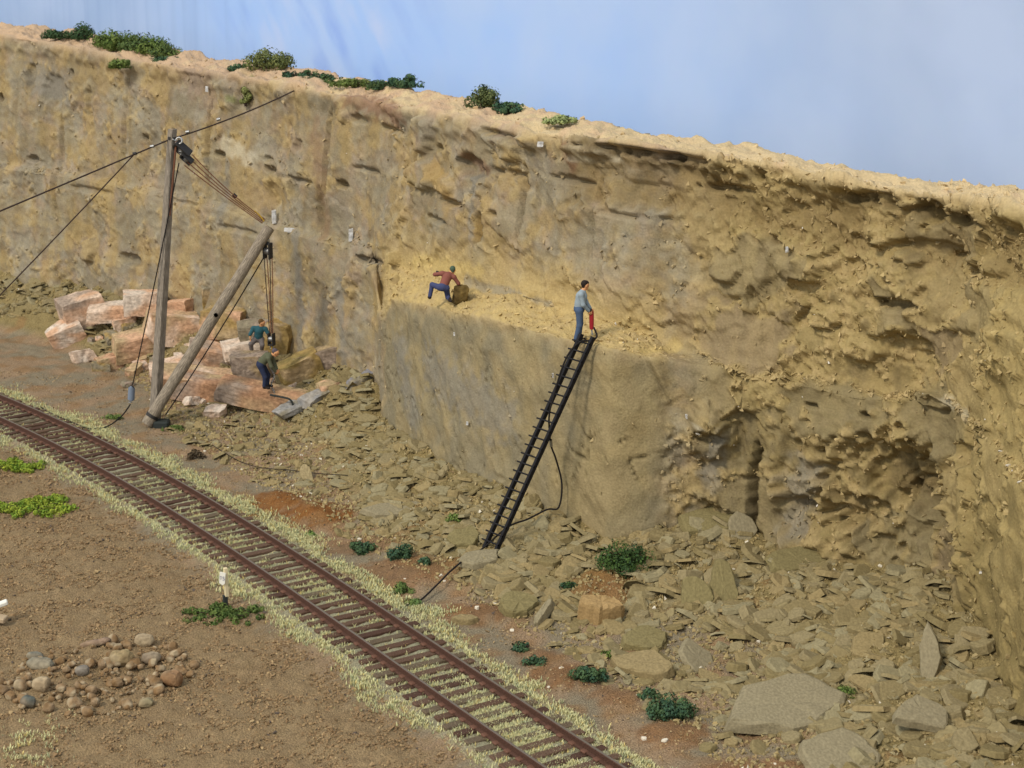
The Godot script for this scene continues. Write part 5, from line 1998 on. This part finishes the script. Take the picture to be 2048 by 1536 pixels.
func hand_bones(wrist: Vector3, dir: Vector3, palm: Vector3, thumb_side: float, curl: float) -> Array:
	# palm, four fingers of three joints rooted in it, and the thumb from its side
	var d := dir.normalized()
	var n := (palm - d * palm.dot(d)).normalized()
	var s := d.cross(n) * thumb_side
	var out := [[wrist, wrist + d * 0.04, 0.026, 0.026], [wrist + d * 0.03 + s * 0.022, wrist + d * 0.085 + s * 0.03, 0.02, 0.017], [wrist + d * 0.03 - s * 0.018, wrist + d * 0.08 - s * 0.026, 0.02, 0.016]]
	var lens := [0.9, 1.0, 0.94, 0.74]
	for f in 4:
		var p := wrist + d * 0.082 + s * (0.032 - 0.021 * f)
		var a := curl * 0.5
		for seg in 3:
			var e: Vector3 = (d * cos(a) + n * sin(a)) * [0.036, 0.026, 0.02][seg] * lens[f]
			out.append([p, p + e, 0.0095 - 0.0008 * seg, 0.0087 - 0.0008 * seg])
			p += e
			a += curl * 0.8
	var tp := wrist + d * 0.03 + s * 0.034
	var t1 := tp + (s * 0.6 + d * 0.7 + n * 0.35).normalized() * 0.036
	var t2 := t1 + (s * 0.15 + d * 0.8 + n * (0.3 + curl * 0.4)).normalized() * 0.03
	out.append([tp, t1, 0.013, 0.011])
	out.append([t1, t2, 0.0105, 0.009])
	return out


# J: joints by name. garments: list of [name, bones from joint names, material, inflate]
func person(called: String, label: String, at: Vector3, J: Dictionary, look: Vector3, garments: Array, scale := 1.0, curls := [1.1, 1.1]) -> Node3D:
	var t := thing(called, label, "person", at, "workmen in the quarry")
	t.scale = Vector3.ONE * scale
	var head: Vector3 = J.head
	var face := look.normalized()
	var side := face.cross(Vector3.UP).normalized()
	var up := side.cross(face).normalized()
	var skeleton := [
		[J.hips, J.waist, 0.135, 0.125], [J.waist, J.chest, 0.125, 0.145], [J.chest, J.neck, 0.13, 0.06], [J.neck, head, 0.055, 0.06],
		[J.neck.lerp(J.chest, 0.35), J.shoulder_l, 0.07, 0.06], [J.neck.lerp(J.chest, 0.35), J.shoulder_r, 0.07, 0.06],
		[J.shoulder_l, J.elbow_l, 0.056, 0.042], [J.elbow_l, J.wrist_l, 0.042, 0.029], [J.shoulder_r, J.elbow_r, 0.056, 0.042], [J.elbow_r, J.wrist_r, 0.042, 0.029],
		[J.hip_l, J.knee_l, 0.088, 0.058], [J.knee_l, J.ankle_l, 0.056, 0.038], [J.hip_r, J.knee_r, 0.088, 0.058], [J.knee_r, J.ankle_r, 0.056, 0.038],
		[J.hips, J.hip_l, 0.12, 0.09], [J.hips, J.hip_r, 0.12, 0.09]]
	var out := {"V": PackedVector3Array(), "N": PackedVector3Array(), "I": PackedInt32Array()}
	nets(out, skeleton, 0.024, 0.04, -0.008)
	# head with brow, nose, jaw and ears, on a finer grid
	nets(out, [[J.neck, head - up * 0.06, 0.052, 0.055], [head + up * 0.03 - face * 0.012, head + up * 0.045 + face * 0.01, 0.088, 0.082], [head - up * 0.03 + face * 0.02, head - up * 0.075 + face * 0.045, 0.07, 0.042],
		[head + up * 0.012 + face * 0.088, head - up * 0.018 + face * 0.106, 0.01, 0.015], [head + up * 0.03 + face * 0.078 - side * 0.03, head + up * 0.03 + face * 0.078 + side * 0.03, 0.014, 0.014],
		[head - up * 0.052 + face * 0.078 - side * 0.018, head - up * 0.052 + face * 0.078 + side * 0.018, 0.009, 0.009],
		[head + side * 0.083 + up * 0.015, head + side * 0.08 - up * 0.02, 0.015, 0.011], [head - side * 0.083 + up * 0.015, head - side * 0.08 - up * 0.02, 0.015, 0.011]], 0.011, 0.018)
	var palm_l: Vector3 = J.get("palm_l", Vector3(0.6, -0.2, -0.4))
	var palm_r: Vector3 = J.get("palm_r", Vector3(-0.6, -0.2, -0.4))
	nets(out, hand_bones(J.wrist_l, J.get("hand_l", J.wrist_l - J.elbow_l), palm_l, -1.0, curls[0]), 0.0055, 0.006)
	nets(out, hand_bones(J.wrist_r, J.get("hand_r", J.wrist_r - J.elbow_r), palm_r, 1.0, curls[1]), 0.0055, 0.006)
	put("body", arrays_mesh(out.V, out.N, PackedColorArray(), out.I), mats.skin, t)
	for s in [-1, 1]:
		var e := SphereMesh.new()
		e.radius = 0.0105
		e.height = 0.021
		e.radial_segments = 8
		e.rings = 5
		put("eye", e, mats.eye, t, head + up * 0.012 + face * 0.083 + side * 0.031 * s)
	for g in garments:
		var bones := []
		for b in g[1]:
			bones.append([J[b[0]] if b[0] is String else b[0], J[b[1]] if b[1] is String else b[1], b[2], b[3]])
		put(g[0], netted(bones, g[3] if g.size() > 3 else 0.02, 0.035), g[2], t)
	return t


func shirt_bones(sleeve: float, J: Dictionary) -> Array:
	var out := [["hips", "waist", 0.145, 0.14], ["waist", "chest", 0.14, 0.158], ["chest", J.neck.lerp(J.chest, 0.25), 0.142, 0.075]]
	for s in ["_l", "_r"]:
		out.append([J.neck.lerp(J.chest, 0.4), "shoulder" + s, 0.085, 0.078])
		out.append(["shoulder" + s, "elbow" + s, 0.074, 0.06])
		if sleeve > 0:
			out.append(["elbow" + s, J["elbow" + s].lerp(J["wrist" + s], sleeve), 0.06, 0.05])
	return out


func trouser_bones(J: Dictionary) -> Array:
	var out := [["hips", J.hips.lerp(J.waist, 0.45), 0.145, 0.138]]
	for s in ["_l", "_r"]:
		out.append(["hips", "hip" + s, 0.135, 0.108])
		out.append(["hip" + s, "knee" + s, 0.104, 0.08])
		out.append(["knee" + s, J["knee" + s].lerp(J["ankle" + s], 0.92), 0.077, 0.066])
	return out


func boot_bones(J: Dictionary) -> Array:
	var out := []
	for s in ["_l", "_r"]:
		out.append([J["ankle" + s] + Vector3(0, 0.03, 0), J["ankle" + s] - Vector3(0, 0.02, 0), 0.052, 0.052])
		out.append([J["ankle" + s] - Vector3(0, 0.02, 0), J["toe" + s], 0.05, 0.042])
	return out


func hair_bones(head: Vector3, look: Vector3) -> Array:
	var f := look.normalized()
	return [[head + Vector3(0, 0.062, 0) - f * 0.025, head + Vector3(0, 0.07, 0) + f * 0.025, 0.09, 0.078], [head - f * 0.045 + Vector3(0, 0.03, 0), head - f * 0.05 - Vector3(0, 0.02, 0), 0.075, 0.06]]


func build_people() -> void:
	# the man with the drill, standing at the bench edge in profile
	var look := Vector3(0.86, -0.22, -0.35)
	var J := {
		"hips": Vector3(-0.04, 0.93, 0), "waist": Vector3(-0.02, 1.08, 0), "chest": Vector3(0.02, 1.27, 0), "neck": Vector3(0.06, 1.43, -0.01), "head": Vector3(0.12, 1.56, -0.03),
		"shoulder_l": Vector3(0.0, 1.36, 0.0) + Vector3(0.05, 0, -0.17), "elbow_l": Vector3(0.14, 1.1, -0.2), "wrist_l": Vector3(0.27, 0.9, -0.12),
		"shoulder_r": Vector3(0.0, 1.35, 0.17), "elbow_r": Vector3(0.06, 1.08, 0.2), "wrist_r": Vector3(0.22, 0.88, 0.08),
		"hip_l": Vector3(-0.03, 0.9, -0.09), "knee_l": Vector3(0.0, 0.5, -0.1), "ankle_l": Vector3(-0.04, 0.09, -0.11), "toe_l": Vector3(0.12, 0.05, -0.15),
		"hip_r": Vector3(-0.04, 0.9, 0.09), "knee_r": Vector3(-0.03, 0.49, 0.09), "ankle_r": Vector3(-0.13, 0.09, 0.08), "toe_r": Vector3(0.03, 0.05, 0.06),
		"palm_l": Vector3(0, 0, 1), "palm_r": Vector3(0, 0, -1), "hand_l": Vector3(0.5, -0.7, 0.2), "hand_r": Vector3(0.5, -0.7, -0.1)}
	var at := Vector3(1.72, 5.44, -44.02)
	person("person", "man in grey shirt and blue trousers standing at the bench edge holding a red drill", at, J, look, [
		["shirt", shirt_bones(0.9, J), mats.shirt_grey], ["trousers", trouser_bones(J), mats.denim], ["boots", boot_bones(J), mats.boot], ["hair", hair_bones(J.head, look), mats.hair_black, 0.014]], 0.93)
	var drill := thing("rock_drill", "red air drill held upright by the standing man at the top of the ladder", "drill", at + Vector3(0.28, 0.17, -0.02))
	put("body", tube([Vector3(0, 0.16, 0), Vector3(0, 0.2, 0), Vector3(-0.005, 0.5, 0), Vector3(-0.01, 0.6, 0), Vector3(-0.01, 0.64, 0)], [0.035, 0.055, 0.06, 0.06, 0.04], 12), mats.red_paint, drill)
	put("handle", tube([Vector3(-0.04, 0.66, -0.13), Vector3(-0.01, 0.68, 0), Vector3(-0.04, 0.66, 0.13)], [0.018], 8), mats.iron, drill)
	put("drill_steel", tube([Vector3(0.0, 0.18, 0), Vector3(0.02, 0.02, 0)], [0.018, 0.014], 8), mats.grey_metal, drill)

	# the kneeling man on the left of the bench, seen from behind
	look = Vector3(0.1, -0.25, -0.95)
	J = {
		"hips": Vector3(0.02, 0.46, 0.0), "waist": Vector3(0.07, 0.58, -0.07), "chest": Vector3(0.14, 0.74, -0.16), "neck": Vector3(0.23, 0.86, -0.25), "head": Vector3(0.32, 0.93, -0.32),
		"shoulder_l": Vector3(0.0, 0.86, -0.16), "elbow_l": Vector3(-0.25, 0.82, -0.2), "wrist_l": Vector3(-0.08, 0.78, -0.4),
		"shoulder_r": Vector3(0.36, 0.74, -0.18), "elbow_r": Vector3(0.5, 0.53, -0.2), "wrist_r": Vector3(0.49, 0.38, -0.36),
		"hip_l": Vector3(-0.08, 0.44, 0.0), "knee_l": Vector3(-0.34, 0.48, -0.24), "ankle_l": Vector3(-0.42, 0.09, -0.2), "toe_l": Vector3(-0.46, 0.05, -0.34),
		"hip_r": Vector3(0.12, 0.42, 0.0), "knee_r": Vector3(0.16, 0.08, -0.2), "ankle_r": Vector3(0.24, 0.08, 0.16), "toe_r": Vector3(0.28, 0.05, 0.28),
		"palm_l": Vector3(0.5, 0, -0.6), "palm_r": Vector3(-0.5, -0.4, -0.5), "hand_l": Vector3(0.4, 0.2, -0.6), "hand_r": Vector3(0.0, -0.8, -0.4)}
	at = Vector3(-1.95, 5.30, -49.5)
	person("person", "kneeling man in rust-red shirt and dark blue trousers on the left end of the bench", at, J, look, [
		["shirt", shirt_bones(0.92, J), mats.shirt_rust], ["trousers", trouser_bones(J), mats.denim_dark], ["boots", boot_bones(J), mats.boot], ["cap", hair_bones(J.head, look), mats.cap_green, 0.014]], 0.88)
	var ham := thing("hammer", "hammer held in the kneeling man's left hand", "hammer", at + Vector3(-0.07, 0.74, -0.4))
	put("shaft", tube([Vector3(0.02, -0.04, 0.02), Vector3(0.02, 0.02, -0.02), Vector3(-0.1, -0.1, -0.3)], [0.016], 7), mats.timber, ham)
	put("hammer_head", box(Vector3(0.08, 0.16, 0.08), 0.015, Transform3D(Basis.IDENTITY, Vector3(-0.1, -0.1, -0.3))), mats.iron, ham)
	var lump := put("work_stone", block_mesh(Vector3(0.42, 0.5, 0.4), 411, s3(126, 106, 62), s3(104, 86, 52), s3(150, 126, 76), 1.1, 0.05), mats.block, null, at + Vector3(0.5, 0.14, -0.25))
	tag(lump, "brown lump of stone the kneeling man is working on", "stone")

	# the man in teal, stooping with his hand on his knee behind the chained slab
	look = Vector3(0.75, -0.55, 0.1)
	J = {
		"hips": Vector3(-0.02, 0.5, -0.02), "waist": Vector3(0.0, 0.62, 0.02), "chest": Vector3(0.03, 0.78, 0.05), "neck": Vector3(0.08, 0.92, 0.07), "head": Vector3(0.13, 1.03, 0.08),
		"shoulder_l": Vector3(-0.16, 0.86, 0.06), "elbow_l": Vector3(-0.27, 0.66, 0.14), "wrist_l": Vector3(-0.25, 0.44, 0.2),
		"shoulder_r": Vector3(0.24, 0.84, 0.06), "elbow_r": Vector3(0.36, 0.64, 0.1), "wrist_r": Vector3(0.4, 0.48, 0.06),
		"hip_l": Vector3(-0.1, 0.48, 0.0), "knee_l": Vector3(-0.24, 0.36, 0.22), "ankle_l": Vector3(-0.24, 0.08, 0.1), "toe_l": Vector3(-0.26, 0.04, 0.26),
		"hip_r": Vector3(0.08, 0.47, 0.0), "knee_r": Vector3(0.14, 0.32, 0.22), "ankle_r": Vector3(0.08, 0.08, 0.02), "toe_r": Vector3(0.12, 0.04, 0.18),
		"palm_l": Vector3(0.2, -0.2, -1), "palm_r": Vector3(-0.6, 0, -0.3)}
	at = Vector3(-8.5, 1.48, -58.75)
	person("person", "man in teal shirt and grey trousers stooping behind the chain hoist, hand on knee", at, J, look, [
		["shirt", shirt_bones(0.0, J), mats.shirt_teal], ["trousers", trouser_bones(J), mats.trouser_grey], ["boots", boot_bones(J), mats.boot], ["hair", hair_bones(J.head, look), mats.hair_brown, 0.014]], 1.0)

	# the man in olive bending over the chain
	look = Vector3(0.75, -0.6, 0.05)
	J = {
		"hips": Vector3(-0.2, 0.8, 0), "waist": Vector3(-0.12, 0.92, 0), "chest": Vector3(0.02, 1.04, 0), "neck": Vector3(0.16, 1.12, 0), "head": Vector3(0.28, 1.17, 0),
		"shoulder_l": Vector3(0.08, 1.06, -0.18), "elbow_l": Vector3(0.2, 0.82, -0.2), "wrist_l": Vector3(0.3, 0.6, -0.1),
		"shoulder_r": Vector3(0.08, 1.04, 0.18), "elbow_r": Vector3(0.16, 0.78, 0.2), "wrist_r": Vector3(0.28, 0.58, 0.1),
		"hip_l": Vector3(-0.18, 0.78, -0.09), "knee_l": Vector3(0.0, 0.42, -0.12), "ankle_l": Vector3(-0.04, 0.09, -0.12), "toe_l": Vector3(0.12, 0.05, -0.12),
		"hip_r": Vector3(-0.2, 0.77, 0.09), "knee_r": Vector3(-0.06, 0.4, 0.12), "ankle_r": Vector3(-0.1, 0.09, 0.12), "toe_r": Vector3(0.06, 0.05, 0.14),
		"palm_l": Vector3(0, 0, 1), "palm_r": Vector3(0, 0, -1)}
	at = Vector3(-7.86, 1.0, -55.95)
	person("person", "man in olive jacket and navy trousers bending over the chain of the long slab", at, J, look, [
		["jacket", shirt_bones(0.92, J), mats.shirt_olive], ["trousers", trouser_bones(J), mats.navy], ["boots", boot_bones(J), mats.boot], ["cap", hair_bones(J.head, look), mats.cap_mauve, 0.014]], 1.0)


# ------------------------------------------------------------------ small things
func letter_mesh(text: String, high: float) -> TextMesh:
	var t := TextMesh.new()
	t.text = text
	var f := SystemFont.new()
	f.font_names = PackedStringArray(["Droid Sans"])
	t.font = f
	t.font_size = 64
	t.pixel_size = high / 64.0
	t.depth = 0.006
	return t


func build_small_things() -> void:
	# marker post by the track
	var at := on_ground(-6.78, -39.89, -0.03)
	var p := thing("marker_post", "short white marker post with a pointed number plate beside the track", "marker post", at)
	put("post", box(Vector3(0.09, 0.72, 0.09), 0.01, Transform3D(Basis(Vector3.UP, 0.5), Vector3(0.02, 0.66, 0))), mats.cream_wood, p)
	put("post_base", box(Vector3(0.1, 0.34, 0.1), 0.01, Transform3D(Basis(Vector3.UP, 0.5), Vector3(-0.02, 0.16, 0))), mats.black_paint, p)
	var st := SurfaceTool.new()
	st.begin(Mesh.PRIMITIVE_TRIANGLES)
	var pts := []
	for z in [-0.012, 0.012]:
		for q in [Vector2(-0.075, 0.15), Vector2(0.075, 0.15), Vector2(0.075, -0.11), Vector2(0.02, -0.17), Vector2(-0.075, -0.13)]:
			pts.append(Vector3(q.x, q.y, z))
	var tilt := Transform3D(Basis(Vector3.UP, -0.35) * Basis(Vector3.BACK, -0.12), Vector3(-0.05, 0.78, 0.07))
	hull_into(st, tilt, [], pts, 0)
	var plate := put("number_plate", st.commit(), mats.white_paint, p)
	var num := put("number", letter_mesh("15", 0.13), mats.ink, plate)
	num.transform = tilt * Transform3D(Basis.IDENTITY, Vector3(0, 0.01, 0.016))
	# bleached timber scrap at the left edge
	var w := thing("timber_scrap", "bleached grey broken timber at the left edge above the stone heap", "timber scrap", on_ground(-12.0, -38.75, 0.1))
	put("plank", box(Vector3(0.75, 0.1, 0.16), 0.02, Transform3D(Basis.from_euler(Vector3(0.1, 0.35, 0.28)), Vector3(0, 0.3, 0))), mats.white_paint, w)
	put("plank", box(Vector3(0.6, 0.12, 0.24), 0.02, Transform3D(Basis.from_euler(Vector3(0.1, -0.2, -0.1)), Vector3(0.05, 0.08, 0.05))), mats.timber_end, w)
	# wire on the ground below the derrick
	var line := []
	for q in [Vector2(-9.1, -52.4), Vector2(-8.7, -51.9), Vector2(-8.1, -51.1), Vector2(-7.4, -50.5), Vector2(-6.6, -50.2), Vector2(-5.6, -49.7), Vector2(-4.7, -49.1)]:
		line.append(on_ground(q.x, q.y, 0.1))
	tag(put("wire", tube(bend(line, 5), [0.011], 6), mats.rope_black), "thin black wire lying on the stones below the chained slab", "wire")
	tag(put("root_clump", bush_mesh(Vector3(0.5, 0.28, 0.4), 888, s3(70, 60, 48), s3(96, 82, 62), 500, 0.035), mats.leaf, null, on_ground(-9.5, -51.56)), "small dark dry root clump beside the track-side grass", "root")
	# crowbar beside the bending man
	var bar := thing("crowbar", "bent black crowbar lying over the end of the chained slab", "crowbar", Vector3(-7.4, 0.72, -55.5))
	put("bar", tube(bend([Vector3(-0.35, 0.16, -0.1), Vector3(0.0, 0.12, 0), Vector3(0.28, 0.06, 0.05), Vector3(0.38, -0.1, 0.05), Vector3(0.34, -0.3, 0.05)], 5), [0.035], 8), mats.black_paint, bar)
	# scraps of white stuck to the plaster
	var chips := [
		["tall white scrap stuck to the face above the boom tip", Vector3(-8.12, 5.75, -60.85), Vector3(0.16, 0.46, 0.1)],
		["white scrap lying flat right of the boom tip", Vector3(-7.5, 5.45, -59.95), Vector3(0.36, 0.14, 0.14)],
		["white splinter on the smooth brown patch near the rim at the left", Vector3(-10.81, 9.72, -64.3), Vector3(0.1, 0.2, 0.06)],
		["pale bluish chip on the face left of the bench", Vector3(-5.2, 5.75, -57.35), Vector3(0.14, 0.4, 0.08)],
		["white chip in the crumbly rock right of the bench", Vector3(4.4, 3.72, -43.25), Vector3(0.14, 0.12, 0.08)],
		["tiny white chip on the bench face near the ladder", Vector3(1.05, 4.4, -44.7), Vector3(0.05, 0.12, 0.04)],
		["tiny white chip high on the bench face at the left", Vector3(-1.6, 4.56, -48.6), Vector3(0.05, 0.1, 0.04)],
		["tiny white chip low on the bench face", Vector3(-1.24, 2.21, -47.8), Vector3(0.06, 0.09, 0.04)],
		["square pale stone stuck high in the face above the bench", Vector3(0.76, 9.85, -48.4), Vector3(0.16, 0.14, 0.08)],
		["white chip on the right-hand face below the overhang", Vector3(6.62, 8.06, -42.7), Vector3(0.07, 0.14, 0.05)],
	]
	for k in chips.size():
		var c = chips[k]
		var o := put("white_chip", block_mesh(c[2], 900 + k, s3(224, 222, 218), s3(206, 200, 190), s3(232, 232, 230), 0.9, 0.02), mats.block, null, c[1])
		tag(o, c[0], "stone chip", "white chips on the cliff face")
	for k in 16:
		var x := rng.randf_range(-15, 4)
		var z := track_z_near(x) - rng.randf_range(1.8, 6.0)
		var s := rng.randf_range(0.06, 0.12)
		var o := put("pale_stone", slab_kinds[k % 9][2], mats.white_chip, null, on_ground(x, z, 0.0))
		o.transform.basis = Basis(Vector3.UP, rng.randf() * TAU) * Basis.from_scale(Vector3(s, s * 2.0, s))
		tag(o, "small pale stone chip lying loose on the quarry floor beside the track", "stone chip", "loose pale chips on the quarry floor")


func track_z_near(x: float) -> float:
	var z := -45.0
	for k in 30:
		z += (x - track_x(z)) / 0.7 * 0.6
	return z
